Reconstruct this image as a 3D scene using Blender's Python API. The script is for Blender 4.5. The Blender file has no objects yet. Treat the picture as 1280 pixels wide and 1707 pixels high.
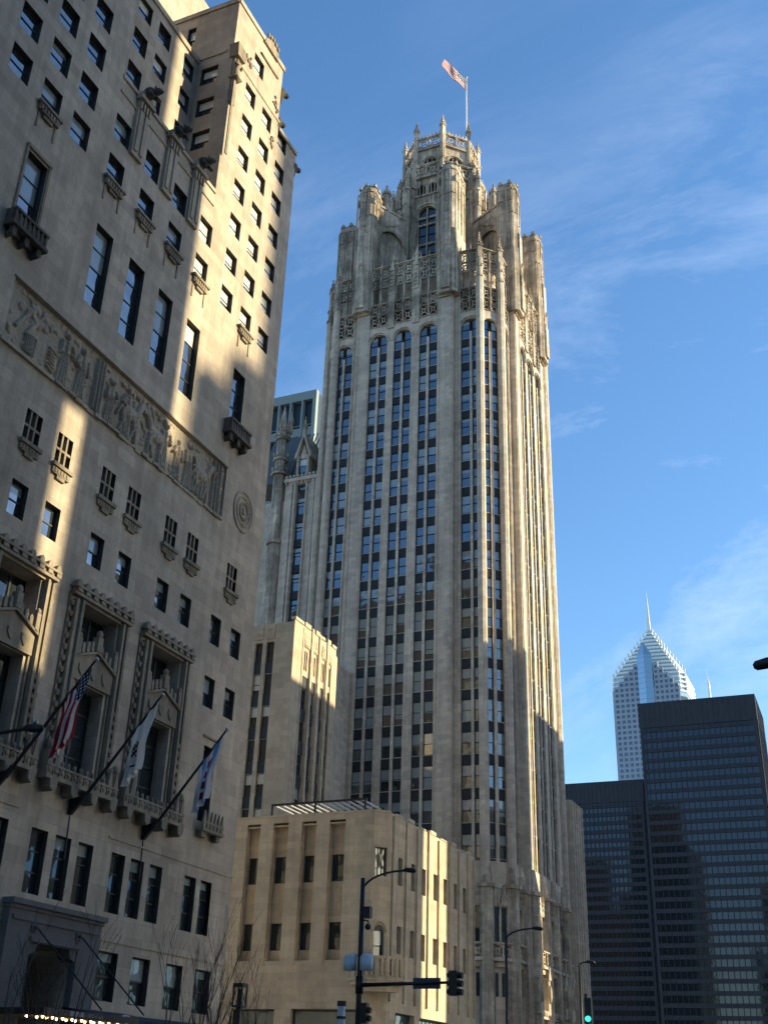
import bpy, math, random
import numpy as np
from mathutils import Matrix, Vector
random.seed(7)
R=math.radians
SC=bpy.context.scene; COL=SC.collection

# ---------------------------------------------------------------- camera
F_=Vector((-0.36483162,0.81183643,0.45587224)); R_=Vector((0.91802378,0.3953388,0.03065258)); U_=Vector((0.1553391,-0.42968459,0.88951724))
cam=bpy.data.cameras.new("camera"); co=bpy.data.objects.new("camera",cam); COL.objects.link(co)
cam.sensor_fit='HORIZONTAL'; cam.sensor_width=36; cam.lens=1892.5/1280*36; cam.clip_start=0.3; cam.clip_end=6000
co.matrix_world=Matrix(((R_.x,U_.x,-F_.x,0),(R_.y,U_.y,-F_.y,0),(R_.z,U_.z,-F_.z,1.6),(0,0,0,1)))
SC.camera=co
# ---------------------------------------------------------------- light
AZ=24.0; EL=20.0        # azimuth from +x (west) towards +y (south)
sdir=Vector((math.cos(R(EL))*math.cos(R(AZ)),math.cos(R(EL))*math.sin(R(AZ)),math.sin(R(EL))))
sl=bpy.data.lights.new("sun","SUN"); so=bpy.data.objects.new("sun",sl); COL.objects.link(so)
sl.energy=5.0; sl.angle=R(0.5); sl.color=(1.0,0.85,0.54)
so.rotation_euler=sdir.to_track_quat('Z','Y').to_euler(); so.location=(60,40,120)
W=bpy.data.worlds.new("World"); SC.world=W; W.use_nodes=True
nt=W.node_tree; nt.nodes.clear()
def N(nt,t,**k):
    n=nt.nodes.new(t)
    for a,b in k.items():
        if a.startswith('i_'):
            n.inputs[a[2:].replace('_',' ')].default_value=b
        else: setattr(n,a,b)
    return n
sky=N(nt,'ShaderNodeTexSky',sky_type='NISHITA',sun_disc=False,sun_elevation=R(EL),sun_rotation=R(90-AZ),altitude=200,air_density=1.0,dust_density=0.3,ozone_density=2.2)
bg=N(nt,'ShaderNodeBackground'); bg.inputs['Strength'].default_value=0.138
out=N(nt,'ShaderNodeOutputWorld')
tc=N(nt,'ShaderNodeTexCoord'); mp=N(nt,'ShaderNodeMapping'); mp.inputs['Location'].default_value=(2.2,7.7,3.3); mp.inputs['Rotation'].default_value=(R(35),R(-40),R(10)); mp.inputs['Scale'].default_value=(1.0,4.0,1.6)
n1=N(nt,'ShaderNodeTexNoise'); n1.inputs['Scale'].default_value=2.3; n1.inputs['Detail'].default_value=7; n1.inputs['Roughness'].default_value=0.68; n1.inputs['Distortion'].default_value=0.5
n2=N(nt,'ShaderNodeTexNoise'); n2.inputs['Scale'].default_value=1.6; n2.inputs['Detail'].default_value=2
r1=N(nt,'ShaderNodeMapRange'); r1.inputs['From Min'].default_value=0.50; r1.inputs['From Max'].default_value=0.85
r2=N(nt,'ShaderNodeMapRange'); r2.inputs['From Min'].default_value=0.42; r2.inputs['From Max'].default_value=0.68
mu=N(nt,'ShaderNodeMath',operation='MULTIPLY'); mu2=N(nt,'ShaderNodeMath',operation='MULTIPLY'); mu2.inputs[1].default_value=0.42
mx=N(nt,'ShaderNodeMixRGB'); mx.inputs['Color2'].default_value=(5.2,5.6,6.6,1)
L=nt.links.new
L(tc.outputs['Generated'],mp.inputs['Vector']); L(mp.outputs['Vector'],n1.inputs['Vector']); L(tc.outputs['Generated'],n2.inputs['Vector'])
L(n1.outputs['Fac'],r1.inputs['Value']); L(n2.outputs['Fac'],r2.inputs['Value']); L(r1.outputs['Result'],mu.inputs[0]); L(r2.outputs['Result'],mu.inputs[1])
L(mu.outputs[0],mu2.inputs[0]); L(mu2.outputs[0],mx.inputs['Fac']); hs=N(nt,'ShaderNodeHueSaturation'); hs.inputs['Saturation'].default_value=1.17; L(sky.outputs['Color'],hs.inputs['Color']); L(hs.outputs['Color'],mx.inputs['Color1']); L(mx.outputs['Color'],bg.inputs['Color']); L(bg.outputs['Background'],out.inputs['Surface'])
SC.view_settings.view_transform='Standard'; SC.view_settings.look='None'; SC.view_settings.exposure=1.08; SC.view_settings.gamma=1.0
SC.cycles.max_bounces=6; SC.cycles.caustics_reflective=True; SC.cycles.use_denoising=True; SC.cycles.sample_clamp_indirect=6.0; SC.cycles.blur_glossy=0.5; SC.cycles.caustics_refractive=False

# ---------------------------------------------------------------- materials
def mat(name,col,rough=0.85,metal=0.0,emit=None,spec=0.3):
    m=bpy.data.materials.new(name); m.use_nodes=True; p=m.node_tree.nodes['Principled BSDF']
    p.inputs['Base Color'].default_value=(*col,1); p.inputs['Roughness'].default_value=rough; p.inputs['Metallic'].default_value=metal
    p.inputs['Specular IOR Level'].default_value=spec
    if emit: p.inputs['Emission Color'].default_value=(*emit[0],1); p.inputs['Emission Strength'].default_value=emit[1]
    return m
def varied(name,col,rough=0.7,scale=3.0,amt=0.25,metal=0.0,bump=0.0):
    m=mat(name,col,rough,metal); t=m.node_tree; p=t.nodes['Principled BSDF']; l=t.links.new
    c=N(t,'ShaderNodeTexCoord'); n=N(t,'ShaderNodeTexNoise'); n.inputs['Scale'].default_value=scale; n.inputs['Detail'].default_value=5
    l(c.outputs['Object'],n.inputs['Vector'])
    mr=N(t,'ShaderNodeMapRange'); mr.inputs['From Min'].default_value=.3; mr.inputs['From Max'].default_value=.7; mr.inputs['To Min'].default_value=1-amt; mr.inputs['To Max'].default_value=1+amt
    l(n.outputs['Fac'],mr.inputs['Value'])
    h=N(t,'ShaderNodeHueSaturation'); h.inputs['Color'].default_value=(*col,1); l(mr.outputs['Result'],h.inputs['Value']); l(h.outputs['Color'],p.inputs['Base Color'])
    if bump:
        b=N(t,'ShaderNodeBump'); b.inputs['Distance'].default_value=bump; l(n.outputs['Fac'],b.inputs['Height']); l(b.outputs['Normal'],p.inputs['Normal'])
    return m
def stone(name,col,bw=1.3,bh=0.55,joint=0.86,var=0.10,stain=0.16):
    m=mat(name,col,0.88,spec=0.2); t=m.node_tree; p=t.nodes['Principled BSDF']; l=t.links.new
    g=N(t,'ShaderNodeNewGeometry'); s=N(t,'ShaderNodeSeparateXYZ'); l(g.outputs['Position'],s.inputs[0])
    a=N(t,'ShaderNodeMath',operation='ADD'); l(s.outputs['X'],a.inputs[0]); l(s.outputs['Y'],a.inputs[1])
    cb=N(t,'ShaderNodeCombineXYZ'); l(a.outputs[0],cb.inputs['X']); l(s.outputs['Z'],cb.inputs['Y'])
    br=N(t,'ShaderNodeTexBrick'); br.inputs['Scale'].default_value=1.0; br.inputs['Brick Width'].default_value=bw; br.inputs['Row Height'].default_value=bh
    br.inputs['Mortar Size'].default_value=0.012; br.inputs['Mortar Smooth'].default_value=0.2; br.inputs['Bias'].default_value=0.0
    br.inputs['Color1'].default_value=(1-var,1-var,1-var,1); br.inputs['Color2'].default_value=(1+var,1+var,1+var*0.9,1); br.inputs['Mortar'].default_value=(joint,joint,joint,1)
    l(cb.outputs[0],br.inputs['Vector'])
    n=N(t,'ShaderNodeTexNoise'); n.inputs['Scale'].default_value=0.22; n.inputs['Detail'].default_value=8; n.inputs['Roughness'].default_value=0.65; l(g.outputs['Position'],n.inputs['Vector'])
    mp=N(t,'ShaderNodeMapping'); mp.inputs['Scale'].default_value=(1.6,1.6,0.10); l(g.outputs['Position'],mp.inputs['Vector'])
    n2=N(t,'ShaderNodeTexNoise'); n2.inputs['Scale'].default_value=1.0; n2.inputs['Detail'].default_value=6; n2.inputs['Roughness'].default_value=0.7; l(mp.outputs[0],n2.inputs['Vector'])
    n3=N(t,'ShaderNodeTexNoise'); n3.inputs['Scale'].default_value=2.2; n3.inputs['Detail'].default_value=8; n3.inputs['Roughness'].default_value=0.75; l(g.outputs['Position'],n3.inputs['Vector'])
    def rng(nd,lo,hi,f0=.32,f1=.68):
        r=N(t,'ShaderNodeMapRange'); r.inputs['From Min'].default_value=f0; r.inputs['From Max'].default_value=f1; r.inputs['To Min'].default_value=lo; r.inputs['To Max'].default_value=hi; l(nd.outputs['Fac'],r.inputs['Value']); return r
    ra=rng(n,1-stain,1+stain*.6); rb=rng(n2,1-stain,1+stain*.5); rc=rng(n3,0.90,1.09)
    m1=N(t,'ShaderNodeMath',operation='MULTIPLY'); l(ra.outputs[0],m1.inputs[0]); l(rb.outputs[0],m1.inputs[1])
    m2=N(t,'ShaderNodeMath',operation='MULTIPLY'); l(m1.outputs[0],m2.inputs[0]); l(rc.outputs[0],m2.inputs[1])
    v=N(t,'ShaderNodeVectorMath',operation='MULTIPLY'); v.inputs[1].default_value=col; l(br.outputs['Color'],v.inputs[0])
    v2=N(t,'ShaderNodeVectorMath',operation='SCALE'); l(v.outputs[0],v2.inputs[0]); l(m2.outputs[0],v2.inputs['Scale']); l(v2.outputs[0],p.inputs['Base Color'])
    b=N(t,'ShaderNodeBump'); b.inputs['Distance'].default_value=0.05; b.inputs['Strength'].default_value=0.5; l(n3.outputs['Fac'],b.inputs['Height']); l(b.outputs['Normal'],p.inputs['Normal'])
    return m
def glass(name,tint=(0.02,0.028,0.03),refl=0.35,rough=0.03,gcol=(0.85,0.92,1.0),wob=0.02):
    m=bpy.data.materials.new(name); m.use_nodes=True; t=m.node_tree; t.nodes.clear(); l=t.links.new
    d=N(t,'ShaderNodeBsdfDiffuse'); d.inputs['Color'].default_value=(*tint,1)
    g=N(t,'ShaderNodeBsdfGlossy'); g.inputs['Color'].default_value=(*gcol,1); g.inputs['Roughness'].default_value=rough
    geo=N(t,'ShaderNodeNewGeometry'); n=N(t,'ShaderNodeTexNoise'); n.inputs['Scale'].default_value=0.8; n.inputs['Detail'].default_value=1; l(geo.outputs['Position'],n.inputs['Vector'])
    b=N(t,'ShaderNodeBump'); b.inputs['Distance'].default_value=wob; l(n.outputs['Fac'],b.inputs['Height']); l(b.outputs['Normal'],g.inputs['Normal'])
    fr=N(t,'ShaderNodeFresnel'); fr.inputs['IOR'].default_value=1.6
    a=N(t,'ShaderNodeMath',operation='MAXIMUM'); a.inputs[1].default_value=refl; l(fr.outputs[0],a.inputs[0])
    x=N(t,'ShaderNodeMixShader'); l(a.outputs[0],x.inputs['Fac']); l(d.outputs[0],x.inputs[1]); l(g.outputs[0],x.inputs[2])
    o=N(t,'ShaderNodeOutputMaterial'); l(x.outputs[0],o.inputs['Surface']); return m
M={}
M['hotel']=stone('hotel_limestone',(0.425,0.355,0.275),1.4,0.62,0.80,0.12,0.20)
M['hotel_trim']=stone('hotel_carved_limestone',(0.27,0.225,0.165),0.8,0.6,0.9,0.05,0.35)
M['relief']=stone('relief_limestone',(0.38,0.32,0.24),9,9,1.0,0.02,0.25)
M['sooty']=stone('soot_darkened_stone',(0.12,0.105,0.085),0.8,0.6,0.9,0.05,0.35)
M['brownstone']=stone('brown_stone',(0.09,0.075,0.06),2,1,.9,.1,.2)
M['portal']=stone('portal_grey_stone',(0.125,0.12,0.12),1.6,0.7,0.85,0.05,0.1)
M['tower']=stone('tower_limestone',(0.55,0.47,0.375),1.1,0.5,0.84,0.14,0.20)
M['tower_trim']=stone('tower_carved_limestone',(0.52,0.44,0.345),0.7,0.4,0.80,0.14,0.62)
M['low']=stone('annex_limestone',(0.49,0.405,0.295),1.5,0.45,0.88,0.10,0.16)
M['mid']=stone('wing_limestone',(0.47,0.385,0.28),1.5,0.5,0.88,0.10,0.14)
M['dark']=mat('dark_window_frame',(0.03,0.032,0.035),0.5)
M['bronze']=varied('dark_bronze_spandrel',(0.024,0.029,0.031),0.55,6,0.3,0.0)
M['glass']=glass('window_glass',refl=0.22,gcol=(.70,.78,.86))
M['hglass']=glass('hotel_window_glass',(0.03,0.035,0.04),refl=0.26,gcol=(.9,.93,.95),wob=.05)
M['glass_dim']=glass('dim_window_glass',refl=0.09)
M['reveal']=varied('dark_window_reveal',(0.05,0.046,0.04),0.7,3,0.3)  # even dark tone on the hotel window reveals
M['blind']=glass('blind_behind_glass',(0.25,0.295,0.285),0.12)
M['curtain']=glass('pale_curtain_behind_glass',(0.62,0.61,0.55),0.08)
M['black']=varied('black_paint',(0.012,0.012,0.014),0.45,8,0.3)
M['steel']=mat('brushed_metal',(0.35,0.35,0.36),0.4,0.8)
M['asphalt']=varied('asphalt',(0.05,0.05,0.052),0.9,5,0.25)
M['walk']=varied('concrete_paving',(0.28,0.27,0.25),0.9,2,0.15)
M['bark']=varied('grey_brown_bark',(0.055,0.045,0.038),0.9,20,0.3)
M['red']=mat('flag_red',(0.42,0.03,0.05),0.8); M['white']=mat('flag_white',(0.78,0.76,0.74),0.8); M['navy']=mat('flag_navy',(0.02,0.025,0.10),0.8)
M['cloth']=1
M['sky']=mat('flag_light_blue',(0.20,0.42,0.68),0.8); M['brown']=mat('emblem_brown',(0.10,0.05,0.02),0.8)
del M['cloth']
for k_ in ('red','white','navy','sky','brown'):
    m_=M[k_]; t_=m_.node_tree; p_=t_.nodes['Principled BSDF']; tl=N(t_,'ShaderNodeBsdfTranslucent'); tl.inputs['Color'].default_value=p_.inputs['Base Color'].default_value; mxs=N(t_,'ShaderNodeMixShader'); mxs.inputs['Fac'].default_value=.55
    o_=[n for n in t_.nodes if n.type=='OUTPUT_MATERIAL'][0]; t_.links.new(p_.outputs[0],mxs.inputs[1]); t_.links.new(tl.outputs[0],mxs.inputs[2]); t_.links.new(mxs.outputs[0],o_.inputs['Surface'])
M['roof']=varied('weathered_roof_metal',(0.10,0.115,0.12),0.6,3,0.25)

# ---------------------------------------------------------------- mesh helpers
class Fr:  # frame on a wall: u along, b outward, z up
    def __init__(s,ox,oy,ang,oz=0.0):   # ang 0: u=+x, outward=-y ; ang 90: u=+y, outward=+x
        s.ox,s.oy,s.oz,s.a=ox,oy,oz,R(ang); s.ux,s.uy=math.cos(s.a),math.sin(s.a); s.nx,s.ny=math.sin(s.a),-math.cos(s.a)
    def P(s,u,b,z): return (s.ox+u*s.ux+b*s.nx, s.oy+u*s.uy+b*s.ny, s.oz+z)
WORLD=Fr(0,0,0)
class MB:
    def __init__(s): s.v=[];s.f=[];s.m=[]
    def face(s,pts,m=0):
        i=len(s.v); s.v+=list(pts); s.f.append(tuple(range(i,i+len(pts)))); s.m.append(m)
    def fbox(s,fr,u0,u1,b0,b1,z0,z1,m=0,skip=''):
        P=[fr.P(u,b,z) for z in (z0,z1) for b in (b0,b1) for u in (u0,u1)]
        i=len(s.v); s.v+=P
        for k,q in (('d',(0,2,3,1)),('t',(4,5,7,6)),('i',(0,1,5,4)),('o',(2,6,7,3)),('l',(0,4,6,2)),('r',(1,3,7,5))):
            if k not in skip: s.f.append(tuple(i+j for j in q)); s.m.append(m)
    def box(s,x0,x1,y0,y1,z0,z1,m=0): s.fbox(WORLD,x0,x1,-y1,-y0,z0,z1,m)
    def prism(s,fr,pts,b0,b1,m=0):     # polygon (u,z) extruded b0..b1
        n=len(pts); A=[fr.P(u,b1,z) for u,z in pts]; B=[fr.P(u,b0,z) for u,z in pts]
        s.face(A,m); s.face(B[::-1],m)
        for k in range(n): s.face([A[k],B[k],B[(k+1)%n],A[(k+1)%n]],m)
    def vprism(s,pts,z0,z1,m=0,top=None):       # polygon (x,y) extruded in z, optional top polygon
        n=len(pts); T=top or pts; A=[(x,y,z0) for x,y in pts]; B=[(x,y,z1) for x,y in T]
        s.face(A[::-1],m); s.face(B,m)
        for k in range(n): s.face([A[k],A[(k+1)%n],B[(k+1)%n],B[k]],m)
    def cone(s,cx,cy,z0,r0,z1,r1,seg=8,m=0,rot=0.0):
        p=lambda r:[(cx+r*math.cos(rot+2*math.pi*k/seg),cy+r*math.sin(rot+2*math.pi*k/seg)) for k in range(seg)]
        s.vprism(p(r0),z0,z1,m,p(max(r1,0.004)))
    def tube(s,pts,rad,seg=6,m=0):
        rings=[]
        for k,p in enumerate(pts):
            p=Vector(p); d=(Vector(pts[min(k+1,len(pts)-1)])-Vector(pts[max(k-1,0)])).normalized()
            a=Vector((0,0,1)) if abs(d.z)<.9 else Vector((1,0,0)); x=d.cross(a).normalized(); y=d.cross(x)
            r=rad[k] if isinstance(rad,(list,tuple)) else rad
            i=len(s.v); s.v+=[tuple(p+x*r*math.cos(2*math.pi*j/seg)+y*r*math.sin(2*math.pi*j/seg)) for j in range(seg)]; rings.append(i)
        for a,b in zip(rings,rings[1:]):
            for j in range(seg): s.f.append((a+j,a+(j+1)%seg,b+(j+1)%seg,b+j)); s.m.append(m)
        s.f.append(tuple(rings[0]+j for j in range(seg))[::-1]); s.m.append(m); s.f.append(tuple(rings[-1]+j for j in range(seg))); s.m.append(m)
    def ball(s,c,rx,ry=None,rz=None,m=0,seg=8,ring=6):
        ry=ry or rx; rz=rz or rx; i=len(s.v)
        for a in range(ring+1):
            t=math.pi*a/ring
            for b in range(seg):
                q=2*math.pi*b/seg; s.v.append((c[0]+rx*math.sin(t)*math.cos(q),c[1]+ry*math.sin(t)*math.sin(q),c[2]+rz*math.cos(t)))
        for a in range(ring):
            for b in range(seg): s.f.append((i+a*seg+b,i+a*seg+(b+1)%seg,i+(a+1)*seg+(b+1)%seg,i+(a+1)*seg+b)); s.m.append(m)
    def wall(s,fr,u0,u1,z0,z1,ops,depth=0.3,b=0.0,m=0,mr=None):
        mr=m if mr is None else mr
        ops=[o for o in ops if o[1]>u0 and o[0]<u1 and o[3]>z0 and o[2]<z1]
        zs=sorted({z0,z1}|{min(max(z,z0),z1) for o in ops for z in o[2:4]})
        for za,zb in zip(zs,zs[1:]):
            if zb-za<1e-4: continue
            zm=(za+zb)/2; row=[o for o in ops if o[2]<zm<o[3]]; u=u0
            for o in sorted(row):
                if o[0]>u+1e-4: s.face([fr.P(u,b,za),fr.P(o[0],b,za),fr.P(o[0],b,zb),fr.P(u,b,zb)],m)
                u=max(u,o[1])
            if u<u1-1e-4: s.face([fr.P(u,b,za),fr.P(u1,b,za),fr.P(u1,b,zb),fr.P(u,b,zb)],m)
        for o in ops:
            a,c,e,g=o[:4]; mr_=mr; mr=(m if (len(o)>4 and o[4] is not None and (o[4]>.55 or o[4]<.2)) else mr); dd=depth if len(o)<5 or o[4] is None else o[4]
            q=lambda u,bb,z: fr.P(u,b+bb,z)
            s.face([q(a,0,e),q(c,0,e),q(c,-dd,e),q(a,-dd,e)],mr); s.face([q(a,0,g),q(a,-dd,g),q(c,-dd,g),q(c,0,g)],mr)
            s.face([q(a,0,e),q(a,-dd,e),q(a,-dd,g),q(a,0,g)],mr); s.face([q(c,0,e),q(c,0,g),q(c,-dd,g),q(c,-dd,e)],mr); mr=mr_
    def archfill(s,fr,u0,u1,zs,zt,b0,b1,m=0,seg=10,kind=1.0):   # fills corners above an arch springing at zs with apex zt
        uc=(u0+u1)/2; rx=(u1-u0)/2; rz=zt-zs
        arc=[(uc-rx*math.cos(math.pi*k/seg),zs+rz*math.sin(math.pi*k/seg)**kind) for k in range(seg+1)]
        h=seg//2
        for k in range(seg):
            (a,za),(c,zc)=arc[k],arc[k+1]; zt2=zt+0.002
            s.face([fr.P(a,b1,za),fr.P(c,b1,zc),fr.P(c,b1,zt2),fr.P(a,b1,zt2)],m)
            s.face([fr.P(a,b0,za),fr.P(c,b0,zc),fr.P(c,b1,zc),fr.P(a,b1,za)],m)
    def build(s,name,mats,parent=None,smooth=False):
        me=bpy.data.meshes.new(name)
        off=parent.location if parent else Vector((0,0,0)); p=parent
        while p and p.parent: p=p.parent; off=off+p.location
        v=np.array(s.v,dtype=float)-np.array(off)
        me.from_pydata([tuple(x) for x in v],[],s.f)
        for m in (mats if isinstance(mats,(list,tuple)) else [mats]): me.materials.append(M[m] if isinstance(m,str) else m)
        me.polygons.foreach_set('material_index',s.m)
        if smooth: me.polygons.foreach_set('use_smooth',[True]*len(me.polygons))
        me.update(); o=bpy.data.objects.new(name,me); COL.objects.link(o)
        if parent: o.parent=parent
        return o
def thing(name,label,cat,loc,group=None):
    o=bpy.data.objects.new(name,None); COL.objects.link(o); o.location=loc; o['label']=label; o['category']=cat; o.empty_display_size=1
    if group: o['group']=group
    return o
def tag(o,label,cat,group=None):
    o['label']=label;o['category']=cat
    if group:o['group']=group
    return o
def struct(o): o['kind']='structure'; return o
_wm={}
def winmesh(w,h,rows,blind,gl='glass',bm='blind',cols=1,fw=0.06):
    key=(round(w,2),round(h,2),rows,blind,gl,bm,cols,fw)
    if key in _wm: return _wm[key]
    a=MB(); fr=Fr(0,0,0)
    for x in (0,w-fw): a.fbox(fr,x,x+fw,-.06,.03,0,h)
    for k in range(rows+1):
        z=k*(h-fw)/rows; a.fbox(fr,fw,w-fw,-.05,.02,z,z+fw)
    for k in range(1,cols):
        x=k*w/cols-fw/2; a.fbox(fr,x,x+fw,-.05,.022,fw,h-fw)
    me=bpy.data.meshes.new('window'); me.from_pydata(a.v,[],a.f); me.materials.append(M['dark']); me.update()
    g=MB(); zb=h*(1-blind)
    if blind<1: g.face([(fw/2,.02,0),(w-fw/2,.02,0),(w-fw/2,.02,zb),(fw/2,.02,zb)],0)
    if blind>0: g.face([(fw/2,.02,zb),(w-fw/2,.02,zb),(w-fw/2,.02,h),(fw/2,.02,h)],1)
    mg=bpy.data.meshes.new('pane'); mg.from_pydata(g.v,[],g.f); mg.materials.append(M[gl]); mg.materials.append(M[bm]); mg.polygons.foreach_set('material_index',g.m); mg.update()
    _wm[key]=(me,mg); return me,mg
def window(parent,fr,u,z,w,h,b,rows=2,blind=0.0,gl='glass',bm='blind',cols=1,name='window',fw=0.06):
    me,mg=winmesh(w,h,rows,blind,gl,bm,cols,fw)
    o=bpy.data.objects.new(name,me); COL.objects.link(o); o.parent=parent
    o.location=Vector(fr.P(u,b,z))-parent.location; o.rotation_euler=(0,0,fr.a)
    p=bpy.data.objects.new('pane',mg); COL.objects.link(p); p.parent=o
    return o

# ---------------------------------------------------------------- ground
g=MB(); g.face([(-3000,-3000,-0.004),(3000,-3000,-0.004),(3000,5000,-0.004),(-3000,5000,-0.004)]); struct(g.build('ground','walk'))
g=MB(); g.face([(-20.3,-200,0),(8,-200,0),(8,400,0),(-20.3,400,0)]); struct(g.build('road','asphalt'))
g=MB(); g.box(-31.4,-20.3,-100,54,0.004,.15); g.box(-31.3,-20.3,71.2,200,0.004,.15); struct(g.build('pavement','walk'))

# ---------------------------------------------------------------- hotel (left)
hotel=thing('hotel_building','tall limestone hotel with a carved relief band and three flagpoles, filling the left side','building',(-32,45,0))
H=Fr(-32,0,90); HR=Fr(-34.7,0,90); HS=Fr(0,44.2,0)    # front plane, recessed plane, side wall of the pavilion
w=1.36
wins=[]   # u,z0,z1,width,kind
for i in range(7):
    zt=45.2+2.85*i
    for u in (26.97,29.25,31.53): wins.append((u,zt-1.66,zt,w,'up'))
    if i<2:
        for u in (34.57,37.40,40.22,43.10): wins.append((u,zt-1.6,zt,1.33,'up'))
    for u in (46.10,48.40,50.66): wins.append((u,zt-1.55,zt-.1,1.3,'pav'))
wins.append((46.75,64.2,65.75,1.3,'pav'))
for u in (29.29,34.64,37.50,40.25,43.14,48.40): wins.append((u,35.6,40.43,1.36,'tall'))
for u in (32.49,34.70,38.08,40.25,43.60,45.73,49.90): wins.append((u,26.5,28.1,1.06,'four'))
for u in (32.46,34.69,38.0,40.22,43.55,45.72,48.80,50.95): wins.append((u,22.92,24.53,1.05,'plain'))
for u in (48.80,50.92): wins.append((u,19.43,21.06,1.04,'plain'))
for u in (33.35,34.9,37.37,38.93,40.48,42.88,44.38,45.92,48.94,50.43): wins.append((u,8.28,10.82,1.05,'low'))
for u in (42.91,45.42,48.18,50.73): wins.append((u,4.73,6.70,1.42,'base'))
ops=[(x[0],x[0]+x[3],x[1],x[2],{'tall':.34,'four':.5}.get(x[4],.30)) for x in wins]
bays=[33.95,39.55,45.05]
for c in bays:
    ops.append((c-1.45,c+1.35,19.2,20.95,.9)); ops.append((c-.98,c+1.12,13.3,17.40,.75))
ops.append((49.47,50.55,13.6,17.45,.5)); ops.append((38.0,41.0,0.0,6.5,2.2))
ops.append((30.2,48.8,30.30,33.62,.16))       # relief recess
m=MB()
ops=[o if len(o)>4 else o+(None,) for o in ops]
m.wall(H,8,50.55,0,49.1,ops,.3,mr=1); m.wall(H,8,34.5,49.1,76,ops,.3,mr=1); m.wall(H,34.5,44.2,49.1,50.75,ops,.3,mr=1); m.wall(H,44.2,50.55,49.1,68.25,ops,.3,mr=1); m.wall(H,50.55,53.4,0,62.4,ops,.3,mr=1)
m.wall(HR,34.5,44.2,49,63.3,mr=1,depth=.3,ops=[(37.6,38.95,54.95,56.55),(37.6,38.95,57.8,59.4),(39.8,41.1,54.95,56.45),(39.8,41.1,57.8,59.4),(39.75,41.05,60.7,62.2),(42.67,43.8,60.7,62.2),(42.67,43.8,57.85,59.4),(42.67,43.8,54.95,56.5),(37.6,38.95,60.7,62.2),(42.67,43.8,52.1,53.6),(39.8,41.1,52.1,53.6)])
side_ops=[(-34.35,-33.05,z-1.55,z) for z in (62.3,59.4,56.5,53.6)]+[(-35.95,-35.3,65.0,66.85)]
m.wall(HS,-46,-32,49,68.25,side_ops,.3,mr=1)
m.wall(Fr(-32,34.5,180),0,2.7,50.2,76,[],.3)       # return of the left block
SW=Fr(0,53.4,180)
sops=[]
for i in range(19):
    for k in range(8): sops.append((34.5+k*3.1,35.8+k*3.1,4.5+2.95*i,6.2+2.95*i))
m.wall(SW,32,60,0,62.4,sops,.3)
m.wall(Fr(0,50.55,180),32,46,62.4,68.25,[],.3)
m.box(-60,-32.02,50.7,53.38,62.3,62.4); m.box(-46,-32.02,44.22,50.68,68.15,68.25); m.box(-34.7,-32.02,34.5,44.2,50.4,50.6); m.box(-40,-34.72,34.5,44.2,63.2,63.3)
m.wall(Fr(-41.5,0,90),30,60,60,82,[(46.6,47.9,70.2,71.9),(49.4,50.6,70.2,71.9)],.3)
# string courses and slim joints
for z in (11.42,7.15):
    for a,b_ in ((8,36.4),(42.5,53.4)): m.fbox(H,a,b_,0,.05,z-.05,z+.04,0,'i')
m.fbox(H,34.5,44.2,0,.07,49.55,49.7,0,'i'); m.fbox(H,34.5,44.2,0,.10,50.55,50.8,0,'i'); m.fbox(HR,34.5,44.2,0,.12,62.9,63.3,0,'i')
m.fbox(H,44.2,50.7,0,.10,67.85,68.25,0,'i'); m.fbox(H,44.2,50.7,0,.06,62.75,62.95,0,'i'); m.fbox(H,50.7,53.4,0,.12,62.1,62.4,0,'i')
m.fbox(HS,-46,-32,0,.10,67.85,68.25,0,'i'); m.fbox(HS,-46,-32.5,0,.08,63.2,63.5,0,'i')
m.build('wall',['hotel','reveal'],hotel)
rnd=random.Random(3)
for u,z0,z1,ww,k in wins:
    lit=k=='pav' or (u>42.9 and z0>34)
    if k=='four':
        window(hotel,H,u,z0,ww,z1-z0,-.5,2,0,'dark'); continue
    d=.27
    if k=='tall': window(hotel,H,u,z0,ww,z1-z0,-.31,4,rnd.choice([0.2,.25,.0,.5]),'hglass',('curtain' if lit else 'blind'))
    elif k in('up','pav'): window(hotel,H,u,z0,ww,z1-z0,-d,2,rnd.choice([1,.9,.75,1,.6]) if lit else rnd.choice([0,0,0,.2,.45]),'hglass','curtain' if lit else 'blind')
    elif k=='base': window(hotel,H,u,z0,ww,z1-z0,-d,2,.48 if 44<u<50 else .2,'glass_dim')
    elif k=='low': window(hotel,H,u,z0,ww,z1-z0,-d,3,rnd.choice([0,.15,.2]),'glass_dim')
    else: window(hotel,H,u,z0,ww,z1-z0,-d,2,rnd.choice([0,.5,.3]),'hglass','blind')
for u,z in ((37.6,54.95),(37.6,57.8),(39.8,54.95),(39.8,57.8),(39.75,60.7),(37.6,60.7),(42.67,60.7),(42.67,57.85),(42.67,54.95),(42.67,52.1)):
    window(hotel,HR,u,z,1.3 if u<42 else 1.13,1.6,-.27,2,rnd.choice([0,.4]) if u<42 else .5,'hglass','curtain')
for a,b_,c,d in side_ops: window(hotel,HS,a,c,b_-a,d-c,-.27,2,.45,'glass_dim','curtain')
for u in (46.6,49.4): window(hotel,Fr(-41.5,0,90),u,70.2,1.3,1.7,-.27,2,0)
for a,b_,c,d in sops[:24]: window(hotel,SW,a,c,b_-a,d-c,-.27,2,0,'hglass')
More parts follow.
